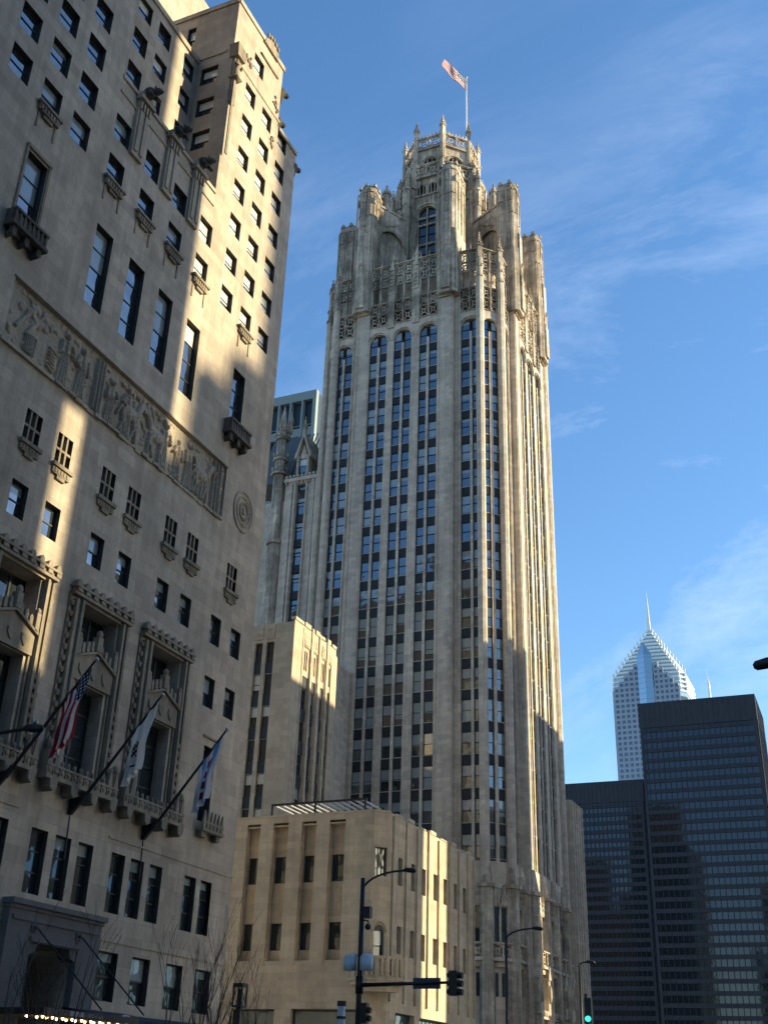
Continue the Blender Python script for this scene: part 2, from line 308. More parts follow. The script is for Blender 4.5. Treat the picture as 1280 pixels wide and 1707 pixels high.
# stone crosses in the six-light windows
for u,z0,z1,ww,k in wins:
    if k!='four': continue
    q=MB()
    for f in (1/3,2/3): q.fbox(H,u+ww*f-.055,u+ww*f+.055,-.3,-.02,z0,z1)
    zc=(z0+z1)/2
    for a,b_ in ((0,1/3),(1/3,2/3),(2/3,1)): q.fbox(H,u+ww*a+(.056 if a else 0),u+ww*b_-(.056 if b_<1 else 0),-.3,-.021,zc-.06,zc+.06)
    q.fbox(H,u-.16,u+ww+.16,0,.20,z0-.20,z0-.02); q.fbox(H,u-.08,u+ww+.08,0,.10,z0-.50,z0-.201); q.fbox(H,u-.02,u+ww+.02,0,.14,z0-.56,z0-.501); q.fbox(H,u+.25,u+ww-.25,0,.12,z0-.74,z0-.561)
    for k2 in range(5): q.fbox(H,u+.05+k2*.21,u+.17+k2*.21,.101,.13,z0-.46,z0-.25)
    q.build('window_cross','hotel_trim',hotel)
# little carved corbels under single windows
def corbel(u,ww,z,s=1.0):
    q=MB(); q.fbox(H,u-.16,u+ww+.16,0,.26*s,z-.14,z+.02); q.fbox(H,u-.05,u+ww+.05,0,.16*s,z-.50,z-.141); q.fbox(H,u+.10,u+ww-.10,0,.22*s,z-.58,z-.501); q.fbox(H,u+.35,u+ww-.35,0,.14*s,z-.78,z-.581)
    for k in range(6): q.fbox(H,u+.02+k*.215,u+.15+k*.215,.161*s,.21*s,z-.46,z-.18)
    for e in (u+.02,u+ww-.10): q.fbox(H,e,e+.1,0,.05,z-1.5,z-.60)
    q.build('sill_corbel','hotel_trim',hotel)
for u in (29.25,34.57,37.40,40.22,43.10,48.40): corbel(u,1.35,43.52)
def bigbalcony(u,z,ww):
    q=MB(); q.fbox(H,u-.5,u+ww+.5,0,.62,z-.10,z+.06)
    q.fbox(H,u-.45,u+ww+.45,.42,.57,z+.061,z+.16); q.fbox(H,u-.45,u+ww+.45,.40,.59,z+.72,z+.86)
    n=7
    for k in range(n+1):
        uu=u-.42+k*(ww+.84-.14)/n; q.fbox(H,uu,uu+.12,.44,.55,z+.161,z+.719)
    for k in range(n):
        uu=u-.42+k*(ww+.84-.14)/n+.13; q.prism(H,[(uu,z+.25),(uu+.08,z+.17),(uu+.16,z+.28),(uu+.1,z+.6),(uu+.02,z+.62)],.46,.52)
    for e in (u-.45,u+ww+.3): q.fbox(H,e,e+.16,.0,.42,z+.061,z+.86)
    for e in (u-.3,u+ww/2-.14,u+ww+.02): q.prism(H,[(e,z-.10),(e+.28,z-.10),(e+.28,z-.45),(e+.14,z-.62),(e,z-.45)],0,.45)
    q.fbox(H,u-.3,u+ww+.3,0,.22,z-.30,z-.101)
    q.build('balcony','sooty',hotel)
bigbalcony(29.29,35.6,1.36); bigbalcony(48.40,35.7,1.36)
q=MB()
q.fbox(H,29.1,30.85,0,.12,40.55,40.72); q.fbox(H,29.1,29.24,0,.08,35.6,40.549); q.fbox(H,30.71,30.85,0,.08,35.6,40.549)
q.build('window_surround','hotel_trim',hotel)
# three capped piers with beasts
for u in (36.45,39.48,42.15):
    q=MB()
    q.fbox(H,u-.50,u+.50,0,.18,46.4,50.3); q.fbox(H,u-.36,u-.12,.181,.26,46.7,49.6); q.fbox(H,u+.12,u+.36,.181,.26,46.7,49.6); q.fbox(H,u-.65,u+.65,0,.42,50.301,50.55)
    q.prism(H,[(u-.6,50.551),(u+.6,50.551),(u+.45,51.0),(u,51.25),(u-.45,51.0)],-.5,.3)
    for k in range(4): q.fbox(H,u-.45+k*.26,u-.33+k*.26,.181,.30,49.65,50.2)
    q.build('pier','relief',hotel)
    q=MB(); x=-31.55
    q.ball((x-.1,u,51.15),.42,.36,.38); q.ball((x+.42,u+.02,51.12),.27,.22,.24); q.ball((x+.66,u+.02,51.0),.17,.13,.12); q.ball((x-.35,u-.05,50.95),.35,.3,.42)
    for sg in(-1,1): q.cone(x+.35,u+.14*sg,51.28,.07,51.5,.01,5); q.tube([(x+.1,u+.24*sg,51.0),(x+.3,u+.3*sg,50.72),(x+.42,u+.26*sg,50.56)],[.13,.10,.07])
    q.build('gargoyle','sooty',hotel,True)
# corner ornament, cartouches and gargoyle silhouettes on the pavilion
q=MB()
q.fbox(H,44.25,44.75,0,.22,58.5,62.5); q.fbox(H,44.28,44.5,.221,.3,54,61)
q.prism(H,[(44.1,62.501),(45.0,62.501),(45.15,63.1),(44.9,63.6),(44.0,63.6)],-.2,.5)
q.build('corner_pier','hotel_trim',hotel)
def statue(x,y,z,h,name='statue'):
    q=MB(); q.fbox(WORLD,x-.2*h,x+.2*h,-y-.2*h,-y+.2*h,z-.1*h,z)
    q.tube([(x,y,z),(x,y,z+.25*h),(x,y,z+.5*h),(x,y,z+.72*h),(x,y,z+.82*h)],[.17*h,.15*h,.13*h,.19*h,.07*h],8)
    q.ball((x+.01,y,z+.9*h),.085*h,.085*h,.11*h)
    for s_ in(-1,1): q.tube([(x,y+.17*h*s_,z+.74*h),(x+.1*h,y+.2*h*s_,z+.58*h),(x+.18*h,y+.08*h*s_,z+.55*h)],[.055*h,.05*h,.035*h])
    return q
statue(-31.75,44.45,60.7,1.7).build('statue','hotel_trim',hotel,True)
for (u,z) in ((46.1,64.1),(50.0,63.9),(50.15,60.3)):
    q=MB()
    for k in range(9): q.ball((-31.97,u+rnd.uniform(-.35,.35),z+rnd.uniform(-.6,.6)),.09,rnd.uniform(.08,.2),rnd.uniform(.08,.2),0,6,4)
    q.build('carving','hotel_trim',hotel,True)
q=MB(); q.prism(H,[(47.6,67.7),(47.75,68.2),(48.6,68.8),(49.5,68.4),(49.6,67.7)],-.2,.16)
for k in range(5): q.ball((-31.8,47.9+.35*k,68.6+.25*(1-abs(k-2)/2)),.12,.16,.2,0,6,4)
q.fbox(H,47.4,49.9,0,.1,66.3,66.45)
q.build('carving','hotel_trim',hotel,True)
for y,z in ((50.9,63.2),(53.6,61.3),(51.0,66.2)):
    q=MB(); q.ball((-32.2,y,z),.3,.45,.35); q.ball((-32.1,y+.45,z+.05),.22,.25,.2); q.tube([(-32.2,y-.2,z-.1),(-32.25,y-.1,z-.8),(-32.25,y-.25,z-1.6)],[.3,.22,.1]); q.build('gargoyle','sooty',hotel,True)
# medallion
q=MB(); c=(50.95,31.8)
prof=[(0,.10),(.18,.14),(.22,.05),(.42,.05),(.46,.13),(.60,.13),(.64,.04),(.78,.04),(.82,.10),(.92,.10),(1.0,.02),(1.14,.02),(1.2,.09),(1.32,.09),(1.36,0)]
sg=36; rings=[]
for r_,h_ in prof: rings.append([H.P(c[0]+r_*.82*math.cos(2*math.pi*k/sg),h_+.005,c[1]+r_*math.sin(2*math.pi*k/sg)) for k in range(sg)])
for a_,b_ in zip(rings,rings[1:]):
    for k in range(sg): q.face([a_[k],a_[(k+1)%sg],b_[(k+1)%sg],b_[k]])
for k in range(16):
    t=2*math.pi*k/16; q.ball(H.P(c[0]+.53*.82*math.cos(t),.14,c[1]+.53*math.sin(t)),.05,.06,.06,0,6,4); 
    t+=.2; q.ball(H.P(c[0]+.87*.82*math.cos(t),.11,c[1]+.87*math.sin(t)),.03,.05,.05,0,6,4)
q.build('medallion','relief',hotel)
# relief band : height field of robed figures, beasts and foliage
def relief():
    U0,U1,Z0,Z1=30.2,48.8,30.30,33.62; nx,nz=620,116
    uu=np.linspace(U0,U1,nx); zz=np.linspace(Z0,Z1,nz); A,B=np.meshgrid(uu,zz); h=np.zeros_like(A); rg=random.Random(11)
    def ell(cu,cz,ru,rz,ht,rot=0):
        nonlocal h
        c_,s_=math.cos(rot),math.sin(rot); x=(A-cu)*c_+(B-cz)*s_; z=-(A-cu)*s_+(B-cz)*c_
        d=1-(x/ru)**2-(z/rz)**2; h=np.maximum(h,ht*np.sqrt(np.clip(d,0,1)))
    def cap(a,b,r,ht):
        nonlocal h
        ax,az=a; bx,bz=b; dx,dz=bx-ax,bz-az; L2=dx*dx+dz*dz+1e-9
        t=np.clip(((A-ax)*dx+(B-az)*dz)/L2,0,1); d2=(A-ax-t*dx)**2+(B-az-t*dz)**2
        h=np.maximum(h,ht*np.sqrt(np.clip(1-d2/r**2,0,1)))
    def robe(cu,w0,w1,zb,zt,ht,nf=4):
        nonlocal h
        t=np.clip((B-zb)/(zt-zb),0,1); wd=w0+(w1-w0)*t; x=(A-cu)/wd; msk=(np.abs(x)<1)&(B>zb)&(B<zt)
        v=ht*np.sqrt(np.clip(1-x*x,0,1))*(.8+.2*np.cos(x*nf*3.2)); h=np.where(msk,np.maximum(h,v),h)
    def person(cu,hh=2.7,fl=1):
        zb=Z0+.12; k=hh/2.7
        robe(cu,.42*k,.24*k,zb,zb+1.55*k,.20,5); robe(cu,.27*k,.36*k,zb+1.5*k,zb+2.15*k,.2,2); ell(cu+.04*fl,zb+2.42*k,.15*k,.20*k,.22); ell(cu-.05*fl,zb+2.5*k,.19*k,.2*k,.13)
        cap((cu+.3*k*fl,zb+2.0*k),(cu+.5*k*fl,zb+1.6*k),.09,.22); cap((cu+.5*k*fl,zb+1.6*k),(cu+.25*k*fl,zb+1.35*k+rg.uniform(0,.5)),.08,.22); cap((cu-.3*k*fl,zb+2.0*k),(cu-.38*k*fl,zb+1.35*k),.09,.2)
    def beast(cu,fl=1):
        zb=Z0+.15
        ell(cu,zb+1.5,.75,.42,.22); cap((cu+.55*fl,zb+1.6),(cu+.95*fl,zb+2.4),.22,.2); cap((cu+.95*fl,zb+2.45),(cu+1.3*fl,zb+2.2),.14,.2)
        for d,e in ((.5,.65),(.35,.2),(-.5,-.35),(-.6,-.75)): cap((cu+d*fl,zb+1.3),(cu+(d+.1)*fl,zb+.7),.11,.19); cap((cu+(d+.1)*fl,zb+.7),(cu+e*fl,zb+.08),.07,.18)
        cap((cu-.7*fl,zb+1.6),(cu-1.0*fl,zb+.9),.08,.15)
    for k in range(150):
        ell(rg.uniform(U0,U1),rg.uniform(Z0+.2,Z1-.1),rg.uniform(.05,.22),rg.uniform(.05,.3),rg.uniform(.03,.09),rg.uniform(0,3))
    for u in (30.9,31.6): cap((u,Z0+1.2),(u+.9,Z0+2.7),.12,.12)
    for k in range(12): ell(31.0+rg.uniform(0,2),Z0+2.3+rg.uniform(-.3,.7),.3,.22,.12,rg.uniform(0,3))
    for k in range(6): cap((31.6+k*.12,Z0+.3),(31.6+k*.12,Z0+1.25),.045,.16)
    for k in range(6): cap((33.2,Z0+.5+k*.2),(33.6,Z0+.35+k*.2),.07,.13)
    person(34.25,3.0,1); person(35.55,2.9,-1); 
    for u in (36.6,36.85,37.1): cap((u,Z0+.2),(u,Z1-.3),.07,.2)
    person(37.9,2.6,1); beast(39.5,1); person(39.3,3.0,-1); beast(41.9,-1); person(42.7,2.8,1); person(44.0,2.5,-1); person(45.1,2.9,1); beast(46.4,1)
    for k in range(5): cap((45.6+.3*k,Z0+.3),(45.8+.3*k,Z0+1.8),.08,.12)
    for u in (47.6,47.95,48.3): cap((u,Z0+.15),(u,Z1-.15),.08,.17)
    for k in range(9): ell(48.45,Z0+.4+k*.33,.16,.14,.15)
    for k in range(10): ell(38.8+k*.42,Z1-.45+.1*math.sin(k*2),.28,.16,.16,k*.9)
    h+= .018*np.sin(A*17+3*np.sin(B*5))*np.sin(B*13+2*np.sin(A*3)); h=np.maximum(h,0)
    e=np.minimum(np.minimum(A-U0,U1-A)/.25,np.minimum(B-Z0,Z1-B)/.08); h*=np.clip(e,0,1)
    base=-0.16+.004
    v=np.stack([np.full(A.size,-32+base)+h.ravel()*1.15,A.ravel(),B.ravel()],1)
    idx=np.arange(nx*nz).reshape(nz,nx); f=np.stack([idx[:-1,:-1],idx[:-1,1:],idx[1:,1:],idx[1:,:-1]],-1).reshape(-1,4)
    q=MB(); q.v=[tuple(x) for x in v]; q.f=[tuple(int(i) for i in x) for x in f]; q.m=[0]*len(q.f)
    q.build('carved_relief','relief',hotel,True)
    q=MB(); q.fbox(H,30.1,48.85,0,.10,33.63,33.70); q.fbox(H,30.0,33.6,0,.16,30.12,30.29); 
    for k in range(30):
        a=33.7+k*.5; q.fbox(H,a,a+.47,0,rg.uniform(.05,.2),30.29-rg.uniform(.08,.22),30.295)
    q.build('relief_ledge','relief',hotel)
relief()
# ornate two-storey bays
for bi,c in enumerate(bays):
    q=MB()
    # moulded frame, beads
    for s_ in (-1,1):
        for k,(o,bb) in enumerate(((1.62,.30),(1.80,.18),(1.98,.26))):
            a=c+s_*o-.07-.05*s_; q.fbox(H,a,a+.14,0,bb,12.95,21.0-.02*k)
        for k in range(15):
            z=13.4+k*.52; q.ball(H.P(c+s_*2.12-.05,.12,z),.10,.12,.16,0,6,4)
        q.fbox(H,c+s_*2.2-.07-.05,c+s_*2.2+.07-.05,0,.08,12.95,21.2)
        for k in range(9): q.ball(H.P(c+s_*1.80-.05,.24,13.3+k*.42),.07,.09,.14,0,6,4)
    q.fbox(H,c-1.55,c+1.45,0,.14,20.96,21.1); q.fbox(H,c-2.25,c+2.15,0,.30,21.101,21.25); q.fbox(H,c-2.2,c+2.1,0,.22,21.251,21.45); q.fbox(H,c-2.3,c+2.2,0,.36,21.451,21.56)
    for k in range(8):
        a=c-2.15+k*.58; q.fbox(H,a,a+.30,.221,.34,21.26,21.44); q.prism(H,[(a-.02,21.581),(a+.32,21.581),(a+.27,21.80),(a+.15,21.90),(a+.03,21.80)],.05,.28)
    # apron panel with peaked balustrade
    q.prism(H,[(c-1.5,17.45),(c+1.4,17.45),(c+1.4,18.35),(c-.05,18.95),(c-1.5,18.35)],0,.16)
    q.prism(H,[(c-1.55,18.36),(c-.05,18.96),(c+1.45,18.36),(c+1.45,18.48),(c-.05,19.08),(c-1.55,18.48)],0,.30)
    for k in range(9):
        a=c-1.45+k*.33; zb=18.49+.6*(1-abs(a+.13-(c-.05))/1.5); q.prism(H,[(a,zb),(a+.2,zb),(a+.2,zb+.38),(a+.1,zb+.52),(a,zb+.38)],.06,.22)
    q.fbox(H,c-.22,c+.12,0,.34,19.05,19.75); q.ball(H.P(c-.05,.2,19.9),.16,.15,.2)
    for s_ in(-1,1): 
        a=c-.05+s_*1.35; q.fbox(H,a-.12,a+.12,0,.3,18.5,19.3); q.ball(H.P(a,.2,19.4),.13,.12,.16)
    for s_ in (-1,0,1):
        a=c-.05+s_*.85; q.prism(H,[(a-.22,18.2),(a+.22,18.2),(a+.22,17.95),(a,17.68),(a-.22,17.95)],.161,.22)
    # inner jamb shafts
    for s_ in(-1,1):
        a=c+.07+s_*1.28; q.fbox(H,a-.05,a+.05,0,.10,13.35,17.449)
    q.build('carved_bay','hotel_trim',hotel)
    window(hotel,H,c-1.45,19.2,2.8,1.75,-.85,1,0,'glass_dim',cols=3,fw=.1)
    window(hotel,H,c-.98,13.3,2.10,4.10,-.7,4,0,'glass',cols=2,fw=.08)
    q=MB(); q.fbox(H,c-2.45,c+2.55,0,.52,12.78,12.95)
    for k in range(4):
        a=c-2.2+k*1.4; q.prism(H,[(a,12.779),(a+.5,12.779),(a+.45,12.45),(a+.25,12.30),(a+.05,12.45)],0,.55)
    for k in range(12):
        a=c-2.4+k*.42; zt=13.45+(.55 if k in(0,1,10,11) else .0)
        q.prism(H,[(a,12.951),(a+.28,12.951),(a+.33,13.2),(a+.2,zt),(a+.08,zt),(a-.05,13.2)],.32,.46); q.ball(H.P(a+.14,.4,zt+.1),.09,.09,.13,0,6,4)
        q.ball(H.P(a+.14,.47,13.15),.06,.12,.12,0,6,4)
    q.fbox(H,c-2.45,c+2.55,.30,.49,13.30,13.40)
    for s_ in(-1,1):
        a=c+.05+s_*2.3; q.fbox(H,a-.16,a+.16,.0,.4,12.951,14.0); q.ball(H.P(a,.3,14.2),.16,.16,.25)
    q.build('balcony','hotel_trim',hotel)
q=MB(); window(hotel,H,49.47,13.6,1.08,3.85,-.45,4,0,'glass')
q.fbox(H,49.25,50.75,0,.10,17.85,17.95); q.build('window_hood','hotel_trim',hotel); q=MB(); q.fbox(H,49.4,51.4,0,.5,13.05,13.2)
for k in range(6):
    a=49.45+k*.34; q.prism(H,[(a,13.201),(a+.2,13.201),(a+.24,13.5),(a+.1,14.1),(a-.04,13.5)],.36,.46)
q.fbox(H,49.42,51.38,.34,.48,13.45,13.55); q.fbox(H,49.5,50.0,0,.35,12.78,13.049); q.fbox(H,50.9,51.3,0,.35,12.78,13.049)
q.build('balcony','hotel_trim',hotel)
# portal
q=MB(); q.wall(H,36.5,42.45,0,7.6,[(38.0,41.0,0,6.45,.35)],.35,.35); q.fbox(H,36.45,42.5,0,.42,7.6,7.75); q.fbox(H,36.4,42.55,0,.55,7.751,7.95); q.fbox(H,36.7,42.3,.351,.42,7.2,7.35)
q.face([H.P(36.5,0,0),H.P(36.5,.35,0),H.P(36.5,.35,7.6),H.P(36.5,0,7.6)]); q.face([H.P(42.45,0,0),H.P(42.45,.35,0),H.P(42.45,.35,7.6),H.P(42.45,0,7.6)])
q.fbox(H,37.9,41.1,.351,.45,6.50,6.68); q.prism(H,[(38.0,6.45),(38.0,6.0),(38.35,6.12),(38.5,6.45)],-.3,.3); q.prism(H,[(41.0,6.45),(41.0,6.0),(40.65,6.12),(40.5,6.45)],-.3,.3)
for u in (38.1,40.95): q.fbox(H,u-.22,u+.22,.351,.41,6.85,7.15); q.ball(H.P(u,.5,7.02),.1,.12,.1)
q.build('portal','portal',hotel)
q=MB(); q.fbox(H,38.0,41.0,-2.15,-2.1,0,6.4,0); q.build('door','bronze',hotel)
q=MB()
for u in (38.1,40.95): q=MB(); q.tube([H.P(u,.5,7.0),H.P(u+1.2,3.2,4.1)],.035); q.build('canopy_rod','black',hotel)
M['bulb']=mat('warm_lamp_bulb',(1,.8,.5),.5,emit=((1,.72,.35),9))
M['wood']=varied('warm_brown_soffit',(0.30,0.16,0.08),.6,2,.2)  # plain brown underside of the marquee
q=MB(); q.fbox(H,36.0,42.0,.5,3.1,3.75,3.98,0); q.fbox(H,36.05,41.95,.55,3.0,3.73,3.749,1)
for k in range(20): q.ball(H.P(36.2+k*.29,2.2+.5*(k%2),3.70),.05,.05,.05,2,6,4)
q.build('marquee',['black','wood','bulb'],hotel)
M['lettering']=mat('white_lettering',(.6,.6,.6),.6); M['camgrey']=mat('dull_grey_lettering',(.22,.22,.23),.6)
M['awn']=varied('navy_awning_canvas',(0.016,0.024,0.045),.8,4,.2)
q=MB(); q.prism(Fr(-32,0,0),[(0,4.35),(2.6,3.95),(2.6,3.3),(0,3.3)],-45.2,-41.0); q.build('awning','awn',hotel)
q=MB(); q.prism(Fr(-32,0,0),[(0,4.3),(2.2,3.9),(2.2,3.3),(0,3.3)],-52.0,-46.4); q.build('awning','awn',hotel)
q=MB()
# white scroll mark on the awning and a row of small letters on the marquee edge
pts=[H.P(41.75+.35*math.cos(t),2.63,3.9+.16*math.sin(t)) for t in np.linspace(.3,5.2,16)]; q.tube(pts,.035,5)
q.build('emblem','lettering',hotel)
q=MB(); fm=Fr(-28.9,0,90); q.fbox(fm,37.5,38.35,0,.02,3.79,3.95); q.build('name_plate','camgrey',hotel)
q=MB(); u=38.45; rl=random.Random(8)
while u<39.6:
    w_=rl.uniform(.05,.10); q.fbox(fm,u,u+w_*.6,0,.02,3.80,3.94 if rl.random()<.7 else 3.89); u+=w_+.03
q.build('lettering','camgrey',hotel)

# flags on the hotel front
def flagpole(u,z,label):
    t=thing('flagpole',label,'flagpole',(-32,u,z),'angled flagpoles on the hotel front')
    q=MB(); q.tube([(-31.38,u,z-.15),(-28.0,u,z+4.1)],[.08,.045],8); q.build('pole','black',t)
    q=MB(); q.ball((-27.95,u,z+4.16),.10); q.build('finial','steel',t,True)
    q=MB(); q.prism(Fr(-32,u,0),[(0,z-.75),(.15,z-.75),(.62,z-.22),(.62,z-.04),(0,z-.04)],-.08,.08); q.tube([(-31.5,u,z-.3),(-31.2,u,z+.12)],.11); q.tube([(-32,u+.1,z-.5),(-31.95,u+.12,z-2.6)],.03); q.build('bracket','black',t)
    return t
import bmesh
def weld(o):
    b=bmesh.new(); b.from_mesh(o.data); bmesh.ops.remove_doubles(b,verts=b.verts,dist=1e-4); b.to_mesh(o.data); b.free(); return o
def hangflag(u,z,label,kind,cat='flag'):
    # hoist runs along the pole; cloth falls in folds
    nu,nv=26,30; q=MB(); pts=[]
    for i in range(nu+1):
        a=i/nu; s=.97-.36*a                      # along pole
        hx,hz=-31.38+3.38*s,z-.15+4.25*s-.05
        row=[]
        for j in range(nv+1):
            b=j/nv; drop=2.9*b*(1-.25*a)
            pull=(1-b)**1.3
            xc=-28.9; x=hx+(xc-hx)*.42*min(1,b*1.6)-.25*b; y=u+.16*math.sin(a*15+b*2)*(.3+b)+.05*math.sin(b*9)
            row.append((x,y,hz-drop))
        pts.append(row)
    for i in range(nu):
        for j in range(nv):
            a=(i+.5)/nu; b=(j+.5)/nv; m_=0
            if kind=='us':
                st=int(a*13)%2; m_=0 if st==0 else 1
                if a<7/13 and b<.42:
                    m_=2
                    if (i*2+j)%4==0 and j%2==0: m_=1
            elif kind=='white':
                m_=1; d=((a-.5)/.22)**2+((b-.48)/.16)**2
                if d<1 and (i*3+j*5)%4!=0: m_=4
                if .75<b<.80 and .3<a<.7: m_=2
            elif kind=='bands':
                m_=3 if (.16<a<.34 or .66<a<.84) else 1
                for bc in (.2,.4,.6,.8):
                    if abs(a-.5)<.09 and abs(b-bc)<.055: m_=0
            q.face([pts[i][j],pts[i+1][j],pts[i+1][j+1],pts[i][j+1]],m_)
    t=weld(q.build('flag',['red','white','navy','sky','brown'],None,True))
    sd=t.modifiers.new('s','SOLIDIFY'); sd.thickness=.012
    tag(t,label,cat,'flags hanging from the hotel poles')
# (u at pole base)
for u,kind,lp,lf in ((34.75,'us','dark angled flagpole furthest left, carrying the striped flag','american flag with red and white stripes hanging on the hotel front'),
                  (39.5,'white','middle angled flagpole, carrying the white flag','white flag with a small brown emblem hanging in the middle'),
                  (45.0,'bands','right-hand angled flagpole, carrying the light blue and white flag','white flag with light blue bands and red stars')):
    z=12.5; flagpole(u,z,lp); hangflag(u,z,lf,kind)

# ---------------------------------------------------------------- gothic tower
OX,OY=-47.55,123.0
tower=thing('gothic_tower','tall gothic limestone skyscraper with flying buttresses around its crown','skyscraper',(OX,OY,0))
def face(k,b):    # frame on face k (0 north, 1 west, 2 south, 3 east) at distance b from the axis
    a=90*k; n=(math.sin(R(a)),-math.cos(R(a))); return Fr(OX+n[0]*b,OY+n[1]*b,a)
BC=[(-4.72,-3.64,-3.32,-2.26),(-1.34,-.26,.06,1.12),(2.20,3.20,3.52,4.66)]
BE=[(-10.02,-8.98,-8.66,-7.55),(7.55,8.68,9.0,10.02)]
ZF=[83.1-3.545*i for i in range(-1,18)]     # sill heights
ZB0=22.6; ZSP,ZAP=88.25,89.65
rt=random.Random(5)
winlist=[]
def bay(mb,fr,u0,m0,m1,u1,b,detail=True,f=0,ar=True):
    # recessed strip: mullion, spandrels, windows;  b = wall plane offset in frame
    mb.fbox(fr,m0,m1,b-.45,b-.06,ZB0,86.75+(.9 if ar else 0),0,'i')
    for z in ZF:
        for a,c in ((u0,m0),(m1,u1)):
            if z<22.6: continue
            sp.fbox(fr,a,c,b-.45,b-.20,z-1.08,z,0,'i')
            for k in range(4): sp.fbox(fr,a+(c-a)*(k+.35)/4,a+(c-a)*(k+.65)/4,b-.199,b-.17,z-1.0,z-.08,0,'i')
            sp.fbox(fr,a+.002,c-.002,b-.45,b-.16,z,z+.07,1,'i')
            winlist.append((fr,a,c,b-.30,z+.07,2.395 if z<86 else (2.7 if ar else 2.2),f))
def tracery(mb,fr,u0,u1,z0,z1,b,rows=2,dark=True):
    n=2; cw=(u1-u0)/n; ch=(z1-z0)/rows
    for i in range(n+1):
        u=u0+i*cw; mb.fbox(fr,u-.07,u+.07,b-.30,b+(.10 if i==1 else .02),z0,z1)
    for r in range(rows+1):
        z=z0+r*ch
        for i in range(n): mb.fbox(fr,u0+i*cw+.071,u0+(i+1)*cw-.071,b-.28,b+.0,z-.06,z+.07)
    for r in range(rows):
        for i in range(n):
            cu,cz=u0+(i+.5)*cw,z0+(r+.5)*ch; rr=min(cw,ch)*.30
            for q in range(4):
                t=math.pi/4+q*math.pi/2; pu,pz=cu+rr*math.cos(t)*cw/ch*.9,cz+rr*math.sin(t)*1.1
                mb.fbox(fr,min(cu,pu),max(cu,pu),b-.22,b-.06,min(cz,pz),max(cz,pz)) if False else None
                e=(cu+cw*.5*math.copysign(1,math.cos(t)),cz+ch*.5*math.copysign(1,math.sin(t)))
                d=(-(e[1]-cz)*.07,(e[0]-cu)*.07); l=math.hypot(*d); d=(d[0]/l*.06,d[1]/l*.06)
                mb.prism(fr,[(cu*.75+e[0]*.25+d[0],cz*.75+e[1]*.25+d[1]),(e[0]+d[0],e[1]+d[1]),(e[0]-d[0],e[1]-d[1]),(cu*.75+e[0]*.25-d[0],cz*.75+e[1]*.25-d[1])],b-.22,b-.05)
            s=10; ring=[(cu+rr*.8*math.cos(2*math.pi*k/s),cz+rr*.95*math.sin(2*math.pi*k/s)) for k in range(s)]
            rin=[(cu+rr*.45*math.cos(2*math.pi*k/s),cz+rr*.6*math.sin(2*math.pi*k/s)) for k in range(s)]
            for k in range(s):
                j=(k+1)%s; mb.face([fr.P(ring[k][0],b-.03,ring[k][1]),fr.P(ring[j][0],b-.03,ring[j][1]),fr.P(rin[j][0],b-.03,rin[j][1]),fr.P(rin[k][0],b-.03,rin[k][1])])
                mb.face([fr.P(rin[k][0],b-.03,rin[k][1]),fr.P(rin[j][0],b-.03,rin[j][1]),fr.P(rin[j][0],b-.2,rin[j][1]),fr.P(rin[k][0],b-.2,rin[k][1])])
def pinnacle(mb,x,y,z0,r,h,rot=math.pi/4):
    mb.cone(x,y,z0,r,z0+h*.45,r,4,0,rot); mb.cone(x,y,z0+h*.45,r*1.35,z0+h*.50,r*1.35,4,0,rot)
    for k in range(4):
        t=rot+math.pi/4+k*math.pi/2; mb.cone(x+r*.8*math.cos(t),y+r*.8*math.sin(t),z0+h*.50,r*.45,z0+h*.66,.01,4,0,rot)
    mb.cone(x,y,z0+h*.50,r*.95,z0+h*.93,r*.12,4,0,rot)
    for q in range(3):
        zz=z0+h*(.58+.11*q); rr=r*(.95-.25*q)
        for k in range(4):
            t=rot+k*math.pi/2; mb.ball((x+rr*math.cos(t),y+rr*math.sin(t),zz),r*.22,r*.22,r*.2,0,5,3)
    mb.ball((x,y,z0+h*.95),r*.32,r*.32,r*.35,0,6,4)
wl=MB(); tr=MB(); sp=MB()
